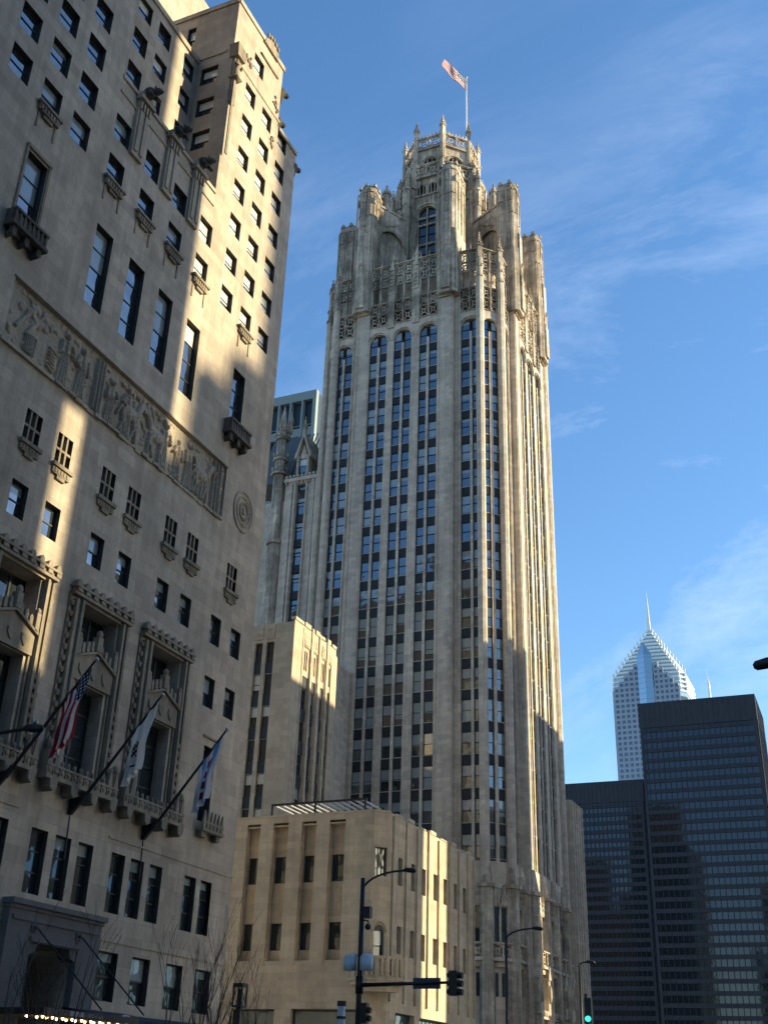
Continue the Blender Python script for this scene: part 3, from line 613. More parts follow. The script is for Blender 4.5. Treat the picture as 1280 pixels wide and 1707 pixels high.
for k in range(4):
    f=face(k,0); A=12.2; C=13.0; vis=k in(0,1)
    ops=[];opsC=[]
    if vis:
        for b4 in BE: ops.append((b4[0],b4[3],ZB0,ZAP,.62)); ops.append((b4[0]+.02,b4[3]-.02,91.0,94.4,.6))
        for b4 in BC: opsC.append((b4[0],b4[3],ZB0,ZAP,.62)); opsC.append((b4[0]+.02,b4[3]-.02,91.0,94.4,.6))
    wl.wall(f,-10.1,-6.7,0,94.6,ops,.62,A); wl.wall(f,6.7,10.1,0,94.6,ops,.62,A); wl.wall(f,-6.7,6.7,0,94.6,opsC,.62,C)
    for s_ in(-1,1):
        wl.face([f.P(s_*6.7,A,0),f.P(s_*6.7,C,0),f.P(s_*6.7,C,94.6),f.P(s_*6.7,A,94.6)])
    if not vis: continue
    for b4 in BE+BC:
        b=A if b4 in BE else C
        bay(wl,f,*b4,b,f=k); wl.archfill(f,b4[0],b4[3],ZSP,ZAP,b-.62,b+.001,0,10,.8)
        # hood mould over the arch
        uc=(b4[0]+b4[3])/2; rx=(b4[3]-b4[0])/2+.12
        for q in range(10):
            t0,t1=math.pi*q/10,math.pi*(q+1)/10; P=lambda t,r,: (uc-(rx+r)*math.cos(t),ZSP+(ZAP-ZSP+.15+r)*math.sin(t)**.8)
            tr.prism(f,[P(t0,0),P(t1,0),P(t1,.14),P(t0,.14)],b,b+.14)
        tracery(tr,f,b4[0]-.05,b4[3]+.05,90.9,94.5,b+.12,2)
        tracery(tr,f,b4[0]-.05,b4[3]+.05,97.3,100.5,b-.05,2)
        tr.fbox(f,b4[0]-.3,b4[3]+.3,b-.4,b+.14,100.57,100.75)
        for q in (b4[0],(b4[1]+b4[2])/2,b4[3]):
            tr.fbox(f,q-.10,q+.10,b-.35,b+.02,94.6,97.2)
            x,y,_=f.P(q,b-.1,0); tr.cone(x,y,100.76,.16,102.0,.02,4,0,math.pi/4+f.a)
        # gothic canopy above recessed strip sides (slim ribs)
    for q in (-2.34,1.05): pass
    # ribs on the pier faces
    for (a,c,b) in ((-6.65,-4.72,C),(4.68,6.65,C),(-7.55,-6.75,A),(6.75,7.57,A)):
        wl.fbox(f,a+.12,a+.26,b,b+.10,ZB0,93.2,0,'i'); wl.fbox(f,c-.26,c-.12,b,b+.10,ZB0,93.2,0,'i')
    # piers between bays with caps and pinnacles
    for q in (-1.81,1.66):
        tr.fbox(f,q-.46,q+.46,C-.5,C+.22,90.2,95.6); tr.prism(f,[(q-.55,95.6),(q+.55,95.6),(q+.5,95.8),(q-.5,95.8)],C-.55,C+.3)
        tr.fbox(f,q-.34,q+.34,C-.5,C+.1,95.801,99.6); 
        for e in (-.26,.26): tr.fbox(f,q+e-.06,q+e+.06,C+.101,C+.2,95.801,99.2)
        x,y,_=f.P(q,C-.15,0); tr.prism(f,[(q-.4,99.6),(q+.4,99.6),(q,101.2)],C-.45,C+.25); pinnacle(tr,x,y,99.6,.32,3.9,math.pi/4+f.a)
        for e in range(5): tr.ball(f.P(q,C+.22,96.5+e*.6),.14,.14,.2,0,6,4)
    for q in (-8.8,8.8):
        x,y,_=f.P(q,A-.1,0)
    # wide piers : stepped shoulder then free standing octagonal pier
    for s_ in(-1,1):
        q=s_*5.68; tr.prism(f,[(q-1.0,93.2),(q+1.0,93.2),(q+.9,93.5),(q-.9,93.5)],C-.5,C+.25)
        tr.prism(f,[(q-.95,94.2),(q-.55,94.2),(q-.55,101.5),(q-.75,102.6),(q-.95,101.5)],C-.3,C+.18); tr.prism(f,[(q+.95,94.2),(q+.55,94.2),(q+.55,101.5),(q+.75,102.6),(q+.95,101.5)],C-.3,C+.18)
        tr.fbox(f,q-.5,q+.5,C-.2,C+.05,94.2,100.2); tr.prism(f,[(q-.6,100.2),(q+.6,100.2),(q,102.4)],C-.3,C+.2)
        for e in range(4): tr.ball(f.P(q-.6+.1*e,C+.2,100.4+e*.5),.13,.13,.13,0,5,3); tr.ball(f.P(q+.6-.1*e,C+.2,100.4+e*.5),.13,.13,.13,0,5,3)
# chamfered corners
CH=[]
for k in range(4):
    a=90*k; c=math.cos(R(a)); s_=math.sin(R(a)); rot=lambda x,y:(OX+x*c-y*s_,OY+x*s_+y*c)
    p=rot(10.1,-12.2); fr=Fr(p[0],p[1],a+45); CH.append(fr); Wd=2.97
    v=k in (0,3)
    ops=[(.42,2.55,ZB0,ZAP,.62),(.44,2.53,91.0,94.4,.6)] if v else []
    wl.wall(fr,0,Wd,0,94.6,ops,.62)
    if v:
        bay(wl,fr,.42,1.30,1.68,2.55,0,f=4 if k==0 else 5); wl.archfill(fr,.42,2.55,ZSP,ZAP,-.62,.001,0,10,.8)
        tracery(tr,fr,.37,2.6,90.9,94.5,.12,2); tracery(tr,fr,.37,2.6,97.3,100.5,-.05,2); tr.fbox(fr,.1,2.85,-.4,.14,100.57,100.75)
        for q in (.4,1.49,2.57): tr.fbox(fr,q-.1,q+.1,-.35,.02,94.6,97.2)
    for q in (0.0,Wd):
        x,y,_=fr.P(q,0,0); wl.cone(x,y,ZB0-2,.52,95.7,.52,8,0,R(22.5)); tr.cone(x,y,95.701,.62,96.0,.62,8,0,R(22.5)); tr.cone(x,y,96.001,.40,99.0,.40,8,0,R(22.5)); pinnacle(tr,x,y,98.8,.42,4.6,R(a))
        for e in range(8):
            t=R(22.5)+e*math.pi/4; tr.ball((x+.45*math.cos(t),y+.45*math.sin(t),97.6),.12,.12,.3,0,5,3)
# roof and inner walls behind the screens
oc=lambda ap,rot=22.5:[(OX+ap/math.cos(R(22.5))*math.cos(R(rot+45*i)),OY+ap/math.cos(R(22.5))*math.sin(R(rot+45*i))) for i in range(8)]
wl.vprism([(OX+x,OY+y) for x,y in ((-9.7,-11.7),(9.7,-11.7),(11.7,-9.7),(11.7,9.7),(9.7,11.7),(-9.7,11.7),(-11.7,9.7),(-11.7,-9.7))],94.0,94.4,0)
wl.vprism([(OX+x,OY+y) for x,y in ((-9.0,-11.0),(9.0,-11.0),(11.0,-9.0),(11.0,9.0),(9.0,11.0),(-9.0,11.0),(-11.0,9.0),(-11.0,-9.0))],94.4,98.6,0)
wl.build('wall','tower',tower); tr.build('carved_parapet','tower_trim',tower)
o=sp.build('spandrel_panels',['bronze','tower'],tower); o['kind']='stuff'
# windows: nearest hundred as parts, the rest as one mesh
winlist.sort(key=lambda q:(q[6] not in(0,4), q[4]))
grp={}
def tblind(z,rr):
    if z<52: return rr.choice([.45,.5,.55,.62,.5,1.0,.42,.7]),'blind'
    return rr.choice([0,0,0,.35,.5,.2,0,.9]),'blind'
rest=MB(); restg=MB()
for i,(fr,a,c,b,z,h,f) in enumerate(winlist):
    bl,bm=tblind(z,rt)
    if i<100 and z<80: window(tower,fr,a,z,c-a,h,b,2,bl,'glass',bm,fw=.06)
    else:
        for q0,q1,za,zb in ((a,a+.07,z,z+h),(c-.07,c,z,z+h),(a+.07,c-.07,z,z+.07),(a+.07,c-.07,z+h/2-.04,z+h/2+.04),(a+.07,c-.07,z+h-.07,z+h)): rest.fbox(fr,q0,q1,b-.03,b+.05,za,zb,0)
        zb=z+h*(1-bl)
        if bl<1: rest.face([fr.P(a,b-.02,z),fr.P(c,b-.02,z),fr.P(c,b-.02,zb),fr.P(a,b-.02,zb)],1)
        if bl>0: rest.face([fr.P(a,b-.02,zb),fr.P(c,b-.02,zb),fr.P(c,b-.02,z+h),fr.P(a,b-.02,z+h)],2)
o=rest.build('windows',['dark','glass','blind'],tower); o['kind']='stuff'
# crown : octagon, piers and flying buttresses
q=MB()
AP=5.75
for i in range(8):
    t=-90+45*i; fr=Fr(OX+AP*math.sin(R(45*i)),OY-AP*math.cos(R(45*i)),45*i); hw=AP*math.tan(R(22.5))
    op=(-1.55,1.55,103.0,116.6,.55); op2=(-.95,.95,125.0-.6,125.9,.4)
    q.wall(fr,-hw,hw,94,124.0,[op,(-1.5,-.25,119.0,120.9,.35),(.25,1.5,119.0,120.9,.35)],.5,0)
    q.archfill(fr,-1.55,1.55,114.6,116.6,-.55,.001,0,12,.8)
    for rr_,bb in ((.15,.22),(.38,.12)):
        for w_ in range(12):
            t0,t1=math.pi*w_/12,math.pi*(w_+1)/12; P=lambda t,r:(-(1.62+r)*math.cos(t),114.6+(2.1+r)*math.sin(t)**.8)
            q.prism(fr,[P(t0,rr_),P(t1,rr_),P(t1,rr_+.13),P(t0,rr_+.13)],0,bb)
    for s_ in(-1,1): q.fbox(fr,s_*1.85-.07,s_*1.85+.07,0,.2,95,114.6); q.fbox(fr,s_*2.15-.09,s_*2.15+.09,0,.3,95,121.5)
    for a in (-.88,.88):
        for e in (-.28,.28): q.fbox(fr,a+e-.05,a+e+.05,-.3,.03,119.0,120.9)
        q.prism(fr,[(a-.62,120.3),(a-.3,120.9),(a-.62,120.9)],-.3,.01); q.prism(fr,[(a+.62,120.3),(a+.3,120.9),(a+.62,120.9)],-.3,.01)
    q.fbox(fr,-hw-.1,hw+.1,0,.28,118.5,118.65); q.fbox(fr,-hw-.1,hw+.1,0,.42,121.9,122.2)
    tracery(q,fr,-hw+.4,hw-.4,122.3,124.1,.42,1); q.fbox(fr,-hw-.1,hw+.1,.1,.5,124.2,124.4)
    for e in range(9):
        a=-hw+.3+e*(2*hw-.6)/8; q.ball(fr.P(a,.3,124.55),.11,.11,.16,0,5,3)
    # upper lantern
    AP2=5.05; f2=Fr(OX+AP2*math.sin(R(45*i)),OY-AP2*math.cos(R(45*i)),45*i); h2=AP2*math.tan(R(22.5))
    q.wall(f2,-h2,h2,124.0,128.7,[(-1.1,1.1,124.3,126.6,.4)],.4,0); q.archfill(f2,-1.1,1.1,125.6,126.6,-.4,.001,0,10,.8)
    for w_ in range(10):
        t0,t1=math.pi*w_/10,math.pi*(w_+1)/10; P=lambda t,r:(-(1.15+r)*math.cos(t),125.6+(1.1+r)*math.sin(t)**.8); q.prism(f2,[P(t0,.05),P(t1,.05),P(t1,.22),P(t0,.22)],0,.15)
    for e in (-.35,.35): q.fbox(f2,e-.05,e+.05,-.35,-.1,124.3,126.5)
    q.fbox(f2,-h2-.15,h2+.15,0,.3,128.3,128.6); tracery(q,f2,-h2+.35,h2-.35,128.75,130.4,.3,1)
    q.fbox(f2,-h2-.1,h2+.1,.02,.4,130.45,130.65)
    for e in range(7):
        a=-h2+.4+e*(2*h2-.8)/6; q.prism(f2,[(a-.17,130.65),(a+.17,130.65),(a+.1,131.0),(a,131.35),(a-.1,131.0)],.05,.3)
    # corner shafts and pinnacles
    x,y=oc(AP,22.5+45*0)[i]; q.cone(x,y,94,.62,123.0,.55,8,0,R(22.5)); q.cone(x,y,123,.72,123.3,.72,8,0,R(22.5))
    for e in range(4): q.prism(Fr(x,y,45*i+90*e),[(-.42,120.2),(.42,120.2),(.42,123.2),(0,124.6),(-.42,123.2)],.45,.68)
    pinnacle(q,x,y,123.3,.42,3.4,R(22.5)+R(45*i))
    x,y=oc(AP+1.0,22.5)[i]; q.cone(x,y,94,.55,119.5,.50,8,0,R(22.5)); q.cone(x,y,119.5,.66,119.9,.66,8,0,R(22.5)); pinnacle(q,x,y,119.8,.40,4.6,R(22.5+45*i))
    for e in range(3): q.prism(Fr(x,y,45*i+22.5+90*(e-1)),[(-.34,116.6),(.34,116.6),(.34,118.9),(0,120.0),(-.34,118.9)],.35,.56)
    for e in (-1.2,-.6,0,.6,1.2): q.fbox(fr,e-.05,e+.05,0,.14,117.2,118.5)
    x,y=oc(AP2+.1,22.5)[i]; q.cone(x,y,124,.42,130.6,.40,8,0,R(22.5)); pinnacle(q,x,y,130.4,.42,4.1,R(22.5)+R(45*i))
    for e in range(4):
        tt=R(45*e+20); q.ball((x+.5*math.cos(tt),y+.5*math.sin(tt),129.2),.16,.16,.3,0,5,3)
q.vprism(oc(AP-.1),123.6,123.9,0); q.vprism(oc(4.9),128.0,128.2,0); q.vprism(oc(4.4),94,123.5,0)
q.build('octagon_crown','tower_trim',tower)
q=MB()
for i in range(8):
    q=MB(); fr=Fr(OX+(AP-.5)*math.sin(R(45*i)),OY-(AP-.5)*math.cos(R(45*i)),45*i)
    q.face([fr.P(-1.5,0,103),fr.P(1.5,0,103),fr.P(1.5,0,116.5),fr.P(-1.5,0,116.5)],1)
    for u in (-1.5,-.1,1.3): q.fbox(fr,u,u+.2,.01,.3,103,116.4,0)
    for z in (106.2,109.6,113.2,114.5): q.fbox(fr,-1.3,-.1,.01,.25,z,z+.35,0); q.fbox(fr,.1,1.3,.01,.25,z,z+.35,0)
    for z in (104.8,108.0,111.5): q.fbox(fr,-1.3,-.101,.012,.12,z,z+.08,2); q.fbox(fr,.101,1.3,.012,.12,z,z+.08,2)
    q.build('crown_window',['tower_trim','glass_dim','dark'],tower); q=MB(); f2=Fr(OX+4.6*math.sin(R(45*i)),OY-4.6*math.cos(R(45*i)),45*i); q.face([f2.P(-1.05,0,124.3),f2.P(1.05,0,124.3),f2.P(1.05,0,126.5),f2.P(-1.05,0,126.5)],1)
    q.build('crown_window',['tower_trim','glass_dim','dark'],tower)
PI8=[(6.35,-13),(13,-6.05),(13,6.05),(6.35,13),(-6.35,13),(-13,6.05),(-13,-6.05),(-6.35,-13)]
for i,(px,py) in enumerate(PI8):
    q=MB(); x,y=OX+px*.955,OY+py*.955; rr=1.22
    ax0=round(math.degrees(math.atan2(px,-py))/90)*90; fp=Fr(x,y,ax0)
    def plan(g,bi=(-2.9 if abs(py)>10 else -1.7)): return [fp.P(u,b,0)[:2] for u,b in ((-rr-g+.5,rr+g),(-rr-g,rr+g-.5),(-rr-g,bi-g+.4),(-rr-g+.4,bi-g),(rr+g-.4,bi-g),(rr+g,bi-g+.4),(rr+g,rr+g-.5),(rr+g-.5,rr+g))]
    q.vprism(plan(.16),93.5,104.0,0,plan(.10)); q.vprism(plan(0),104,114.6,0,plan(-.04)); q.vprism(plan(-.10),114.6,115.7,0,plan(-.14)); q.vprism(plan(.06),114.45,114.7,0,plan(.06)); q.vprism(plan(.04),110.2,110.4,0,plan(.04))
    for b_ in ((-1.9,-.6,.6) if abs(py)>10 else (-.9,.4)):
        for s_ in (-1,1):
            fs_=Fr(*fp.P(s_*rr,b_,0)[:2],ax0+90*s_)
            q.prism(fs_,[(-.36,112.4),(.36,112.4),(.32,113.2),(0,113.9),(-.32,113.2)],-.02,.08); q.fbox(fs_,-.55,-.42,-.05,.10,94,114.4); q.fbox(fs_,.42,.55,-.05,.10,94,114.4); q.prism(fs_,[(-.35,115.5),(.35,115.5),(.15,116.1),(-.15,116.1)],-.3,.04)
    for k in (ax0//45%8,):
        t=R(45*k); fr=Fr(x+(rr*.99)*math.sin(t),y-(rr*.99)*math.cos(t),45*k)
        for e in(-.46,.46): q.fbox(fr,e-.06,e+.06,-.05,.12,94,114.4)
        q.prism(fr,[(-.34,112.6),(.34,112.6),(.30,113.3),(0,113.9),(-.30,113.3)],-.02,.08); q.prism(fr,[(-.3,115.6),(.3,115.6),(.15,116.05),(-.15,116.05)],-.3,.05)
        q.prism(fr,[(-.5,103.6),(.5,103.6),(.4,104.3),(-.4,104.3)],0,.22)
        if k%2==0: q.ball(fr.P(0,.12,108.3),.16,.16,.22,0,5,3); q.fbox(fr,-.1,.1,0,.1,105,107.8)
    # outward shoulder weathering
    an=math.degrees(math.atan2(px,-py)); fo=Fr(x,y,an)
    ax=round(an/90)*90; fo=Fr(x,y,ax)
    q.prism(Fr(*fo.P(0,0,0)[:2],ax+90),[(-rr-.45,94),(0,94),(0,108.2),(-rr,107.0),(-rr-.30,106.4),(-rr-.30,99.5),(-rr-.45,99.0)],-.55,.55)
    xx,yy,_=fo.P(0,rr+.15,0); pinnacle(q,xx,yy,99.2,.34,4.0,R(ax)+math.pi/4)
    # flying buttress wall with open arch
    cx,cy=OX+px*2.7/6.4 if abs(px)<10 else OX+math.copysign(6.1,px), OY+math.copysign(6.1,py) if abs(py)>10 else OY+py*2.6/6.05
    dx,dy=cx-x,cy-y; Lb=math.hypot(dx,dy); fb=Fr(x,y,math.degrees(math.atan2(dy,dx)))
    A0,A1=rr*.7,Lb-.1; um=(A0+A1)/2; hr=(A1-A0)/2-.35; zs=104.5; zt=110.0; n=14
    arc=[(um-hr*math.cos(math.pi*k/n),zs+(zt-zs)*math.sin(math.pi*k/n)**.75) for k in range(n+1)]
    for k in range(n):
        (a,za),(c,zc)=arc[k],arc[k+1]
        ta=113.9-(a-A0)*.0; q.prism(fb,[(a,za),(c,zc),(c,113.4),(a,113.4)],-.42,.42)
        q.prism(fb,[(a,za-.0),(c,zc),(c,zc+.22),(a,za+.22)],-.55,.55)
    q.prism(fb,[(A0+.3,98),(A1-.3,98),(A1-.3,zs)]+[(a,za+.05) for a,za in arc[::-1]]+[(A0+.3,zs)],-.12,.12)
    q.prism(fb,[(A0,94),(A0+.35,94),(A0+.35,113.4),(A0,113.4)],-.42,.42); q.prism(fb,[(A1-.35,94),(A1,94),(A1,113.4),(A1-.35,113.4)],-.42,.42)
    q.prism(fb,[(A0,113.401),(A1,113.401),(A1,113.75),(A0,113.75)],-.6,.6)
    for s_ in(-1,1):
        q.prism(fb,[(um-1.2,111.2),(um-.4,110.9),(um+.5,111.4),(um+1.3,112.2),(um+1.3,112.45),(um+.4,111.75),(um-.5,111.3),(um-1.2,111.5)],.42 if s_>0 else -.56,.56 if s_>0 else -.42)
    for k in range(6): q.ball(fb.P(A0+.4+k*(A1-A0-.8)/5,0,113.9),.16,.16,.2,0,5,3)
    ux,uy=x+dx*.42,y+dy*.42
    q.cone(ux,uy,110.5,.62,116.6,.58,8,0,R(22.5)); q.cone(ux,uy,116.6,.72,116.9,.72,8,0,R(22.5)); q.cone(ux,uy,116.9,.55,118.1,.15,8,0,R(22.5)); q.ball((ux,uy,118.3),.2,.2,.28,0,6,4)
    for k in range(8):
        t=R(22.5+45*k); q.cone(ux+.62*math.cos(t),uy+.62*math.sin(t),116.7,.12,117.6,.02,4)
    q.build('flying_buttress','tower_trim',tower)
# gothic base : caps, hoods, balconies and paired windows
q=MB()
def glw(*a_): w_=MB(); w_.fbox(*a_); w_.build('window','glass_dim',tower)
for k in (0,1):
    f=face(k,0)
    for (u,b) in ((-5.7,13.0),(5.7,13.0),(-1.81,13.0),(1.66,13.0),(-7.2,12.2),(7.2,12.2)):
        x,y,_=f.P(u,b,0); q.cone(x,y,0,.85,20.0,.72,8,0,R(22.5)); q.cone(x,y,20.0,.95,20.35,1.0,8,0,R(22.5)); q.cone(x,y,20.36,.7,22.6,.3,8,0,R(22.5))
    for b4,b in [(x,12.2) for x in BE]+[(x,13.0) for x in BC]:
        a,c=b4[0],b4[3]; m_=(a+c)/2
        q.fbox(f,a,c,b-.6,b-.02,20.3,22.7)
        glw(f,a+.1,c-.1,b-.02,b+.02,14.9,18.2); q.fbox(f,m_-.09,m_+.09,b,b+.25,14.9,18.6)
        for s_ in(-1,1):
            e=m_+s_*(c-a)/4; q.prism(f,[(e-.5,18.3),(e+.5,18.3),(e+.32,19.3),(e,20.4),(e-.32,19.3)],b,b+.35); q.prism(f,[(e-.48,17.6),(e-.3,18.2),(e-.48,18.3)],b,b+.2); q.prism(f,[(e+.48,17.6),(e+.3,18.2),(e+.48,18.3)],b,b+.2)
            for z in(18.5,19.0,19.5): q.ball(f.P(e-.25,b+.35,z),.12,.12,.14,0,5,3); q.ball(f.P(e+.25,b+.35,z),.12,.12,.14,0,5,3)
            glw(f,e-.32,e+.32,b,b+.03,10.1,12.2)
        for e in (a,m_,c): q.cone(*f.P(e,b+.15,0)[:2],18.4,.14,21.4,.03,4)
        q.fbox(f,a-.1,c+.1,b,b+.75,13.2,13.45); tracery(q,f,a,c,13.5,14.7,b+.62,1); q.fbox(f,a-.05,c+.05,b+.3,b+.75,14.75,14.9); q.prism(f,[(a+.1,13.2),(c-.1,13.2),(c-.35,12.7),(a+.35,12.7)],b,b+.5)
for fr in (CH[0],):
    glw(fr,.55,2.42,-.02,.02,14.9,18.2); q.fbox(fr,1.4,1.58,.0,.25,14.9,18.6)
    for e in (1.0,1.97):
        q.prism(fr,[(e-.45,18.3),(e+.45,18.3),(e+.3,19.3),(e,20.4),(e-.3,19.3)],0,.35); glw(fr,e-.3,e+.3,0,.03,10.1,12.2)
        for z in(18.5,19.0,19.5,20): q.ball(fr.P(e-.2,.35,z),.1,.1,.14,0,5,3); q.ball(fr.P(e+.2,.35,z),.1,.1,.14,0,5,3)
    q.fbox(fr,.2,2.8,0,.8,13.2,13.45); tracery(q,fr,.35,2.65,13.5,14.7,.62,1); q.fbox(fr,.3,2.7,.3,.78,14.75,14.9); q.prism(fr,[(.4,13.2),(2.6,13.2),(2.2,12.7),(.8,12.7)],0,.5)
    for e in (.1,2.9):
        x,y,_=fr.P(e,.1,0); q.cone(x,y,0,.8,20.0,.7,8,0,R(22.5)); q.cone(x,y,20,.92,20.35,.98,8,0,R(22.5)); q.cone(x,y,20.36,.62,22.8,.3,8,0,R(22.5))
# wide carved entrance front on the avenue side
fw=face(1,13.25)
q.fbox(fw,-6.2,6.4,0,.25,8.6,9.0); q.prism(fw,[(-2.6,0),(-2.6,5.2),(-1.9,6.9),(-.9,8.0),(0,8.5),(.9,8.0),(1.9,6.9),(2.6,5.2),(2.6,0),(2.0,0),(2.0,5.0),(1.2,6.6),(0,7.5),(-1.2,6.6),(-2.0,5.0),(-2.0,0)],0,.4)
for k in range(16): q.ball(fw.P(-6+k*.8,.3,9.1),.2,.25,.3,0,6,4)
for u in (-6.2,-3.2,3.2,6.2): q.fbox(fw,u-.35,u+.35,0,.5,9.0,12.2); q.prism(fw,[(u-.5,12.2),(u+.5,12.2),(u,13.6)],0,.6); q.ball(fw.P(u,.55,10.9),.25,.25,.9,0,6,5)
q.build('carved_base','tower_trim',tower)
q=MB(); q.prism(fw,[(-2.0,0),(-2.0,5.0),(-1.2,6.6),(0,7.5),(1.2,6.6),(2.0,5.0),(2.0,0)],0,.03); q.build('door','dark',tower)
# lower wings of the tower
q=MB()
wf=Fr(-34.9,0,90)
q.wall(wf,135.2,141,0,33.9,[],.3); q.wall(Fr(0,135.25,0),-60,-34.9,0,33.9,[],.3); q.box(-60,-34.92,135.3,141,33.8,33.9)
for k in range(5): q.fbox(wf,135.6+k*1.1,135.9+k*1.1,0,.25,0,33.9)
q.build('lower_wing','tower',tower); q=MB()
# grey wing with rounded corner left of the main bays
pts=[(-55.2,103.2)]+[(-55.2+2.3*math.sin(R(t)),105.6-2.4*math.cos(R(t))) for t in range(10,91,10)]+[(-52.9,111),(-62,111),(-62,103.2)]
q.vprism(pts,0,43.6)
for t in (10,40,70):
    a=R(t); x,y=-55.2+2.32*math.sin(a),105.6-2.42*math.cos(a); q.cone(x,y,0,.16,43.9,.16,6)
q.fbox(Fr(0,103.2,0),-62,-55.2,0,.15,43.0,43.9)
for k in range(6): q.fbox(Fr(0,103.2,0),-56.0-k*1.2,-55.7-k*1.2,0,.2,0,43)
q.build('lower_wing','tower',tower)
# flagpole and flag on the crown
t=thing('flagpole','tall white flagpole on top of the gothic tower','flagpole',(OX+2.0,OY+6.0,128))
q=MB(); q.tube([(OX+2,OY+6,128),(OX+2,OY+6,153.9)],[.16,.09],8); q.build('pole','white',t)
q=MB(); q.ball((OX+2,OY+6,154.05),.2); q.build('finial','steel',t)
q=MB(); nu,nv=26,13; P=[]
for i in range(nu+1):
    a=i/nu; P.append([(OX+2-2.3*a+.12*math.sin(j*.5),OY+6+.45*math.sin(a*9+j*.15)*a**.4-5.0*a,153.6+0.9*a**1.15-j*.20+.28*math.sin(a*9+.3)*a ) for j in range(nv+1)])
for i in range(nu):
    for j in range(nv):
        m_=0 if j%2==0 else 1
        if i<10 and j<7: m_=2 if (i+j)%3 else 1
        q.face([P[i][j],P[i+1][j],P[i+1][j+1],P[i][j+1]],m_)
o=weld(q.build('flag',['red','white','navy'],None,True)); sd=o.modifiers.new('s','SOLIDIFY'); sd.thickness=.02
tag(o,'american flag blowing from the pole on top of the gothic tower','flag')

# ---------------------------------------------------------------- annex with mansard roof and dormer, left of the tower
an=thing('mansard_annex','narrow limestone annex with steep metal roof, dormer and corner turret beside the tower','building',(OX-14,OY-10,0))
f=Fr(OX,113.0,0); q=MB(); s2=MB(); s2.fbox(Fr(OX,113.6,0),-19,-17.5,-.9,-.45,25,69)
q.wall(f,-17.3,-9.5,0,72.0,[(-15.65,-14.35,22,71.2,.5)],.5); 
q.wall(Fr(OX-17.3,113.0,-90),-10,0,0,72,[],.3)
q.wall(Fr(OX,113.6,0),-21.5,-17.3,0,69.5,[(-18.35,-17.95,z,z+1.9,.4) for z in np.arange(30,68,3.545)],.4)
for a,c in ((-16.6,-16.2),(-15.95,-15.72),(-14.28,-14.05),(-13.5,-13.0),(-12.9,-12.7)): q.fbox(f,a,c,0,.22,0,71.6)
q.fbox(f,-17.4,-12.4,0,.35,71.6,72.1); 
for k in range(9): q.ball(f.P(-17.1+k*.56,.3,72.35),.22,.16,.22,0,6,4); q.fbox(f,-17.2+k*.56,-17.05+k*.56,.0,.3,71.2,71.59)
for z in ZF:
    if 22<z<72: s2.fbox(f,-15.65,-14.35,-.45,-.25,z-1.1-2.0,z-2.0); s2.fbox(f,-15.65,-14.35,-.45,-.3,z-.35,z-.28,0)
q.build('wall','tower',an); s2.build('spandrel_panels','bronze',an)
for z in ZF:
    if 24<z<74: window(an,f,-15.65,z-2.0,1.3,2.4,-.42,2,rt.choice([0,.4,.5]),'glass','blind')
q=MB(); z0,z1=72.2,81.5
q.prism(Fr(OX-17.3,113.0,90),[(.3,z0),(4.6,z1),(6,z1),(10,z0)],-4.9,0,0)
for k in range(9):
    u=-17.2+k*.58; q.prism(Fr(OX+u,113.0,90),[(.15,z0),(.3,z0),(4.6,z1),(4.45,z1)],-.09,.0,0)
q.build('roof','roof',an)
q=MB()
q.fbox(f,-15.9,-15.6,-3.5,.1,72.2,75.4); q.fbox(f,-14.4,-14.1,-3.5,.1,72.2,75.4)
q.prism(f,[(-16.25,75.0),(-15.0,78.9),(-15.0,78.2),(-15.95,75.0)],-3.6,.3); q.prism(f,[(-13.75,75.0),(-15.0,78.9),(-15.0,78.2),(-14.05,75.0)],-3.6,.3)
q.prism(f,[(-15.6,75.0),(-14.4,75.0),(-15,77.3)],-.6,-.1); pinnacle(q,OX-15.0,112.9,78.0,.3,3.4)
q.build('dormer','tower_trim',an); window(an,f,-15.6,72.9,1.2,2.1,-.2,2,.5,'glass','curtain')
q=MB(); x,y=OX-18.6,113.4
q.cone(x,y+.3,0,.9,63.4,.9,8,0,R(22.5)); q.cone(x,y,63.4,.8,73.5,.75,8,0,R(22.5)); q.cone(x,y+.2,63.3,1.1,63.8,1.05,8,0,R(22.5)); 
for z,rr in ((73.2,1.15),(75.4,1.0),(78.6,.95)): q.cone(x,y,z,rr,z+.3,rr,8,0,R(22.5))
q.cone(x,y,73.5,.75,81.0,.6,8,0,R(22.5))
for k in range(8):
    t=R(45*k); 
    for z in (74.0,76.2,79.2): q.ball((x+.95*math.cos(t),y+.95*math.sin(t),z),.2,.2,.42,0,5,3)
    q.cone(x+.7*math.cos(t),y+.7*math.sin(t),79.8,.16,82.4,.02,4)
q.cone(x,y,81,.5,84.0,.04,8); pinnacle(q,x+.9,y+.5,79.8,.28,3.6)
q.build('turret','tower_trim',an)

# ---------------------------------------------------------------- glass office block behind
M['offglass']=varied('office_block_dark_glass',(0.018,0.035,0.042),.35,.2,.15); M['fin']=mat('grey_green_metal_fin',(.20,.25,.25),.5)
gb=thing('glass_office_block','boxy glass office block with pale fins rising behind the dormer roof','building',(-98,175,0))
f=Fr(0,170,0); q=MB(); q.box(-125,-91.9,170.4,200,0,127); q.build('body','offglass',gb)
q=MB(); q.fbox(f,-125,-91.8,-.35,.6,125.3,127.3); q.fbox(f,-92.6,-91.8,-.35,.65,0,125.29)
for k in range(11):
    u=-94.9-k*2.65; q.fbox(f,u-.18,u+.18,-.35,.7,0,125.29)
for z,h in ((118.9,1.9),(113.6,1.6),(108.6,1.6),(103.6,1.6),(98.6,1.6)): q.fbox(f,-125,-92.61,-.36,.4,z-h,z); q.fbox(f,-125,-92.61,-.36,.2,z+.6,z+.75)
q.build('facade_grid','fin',gb)

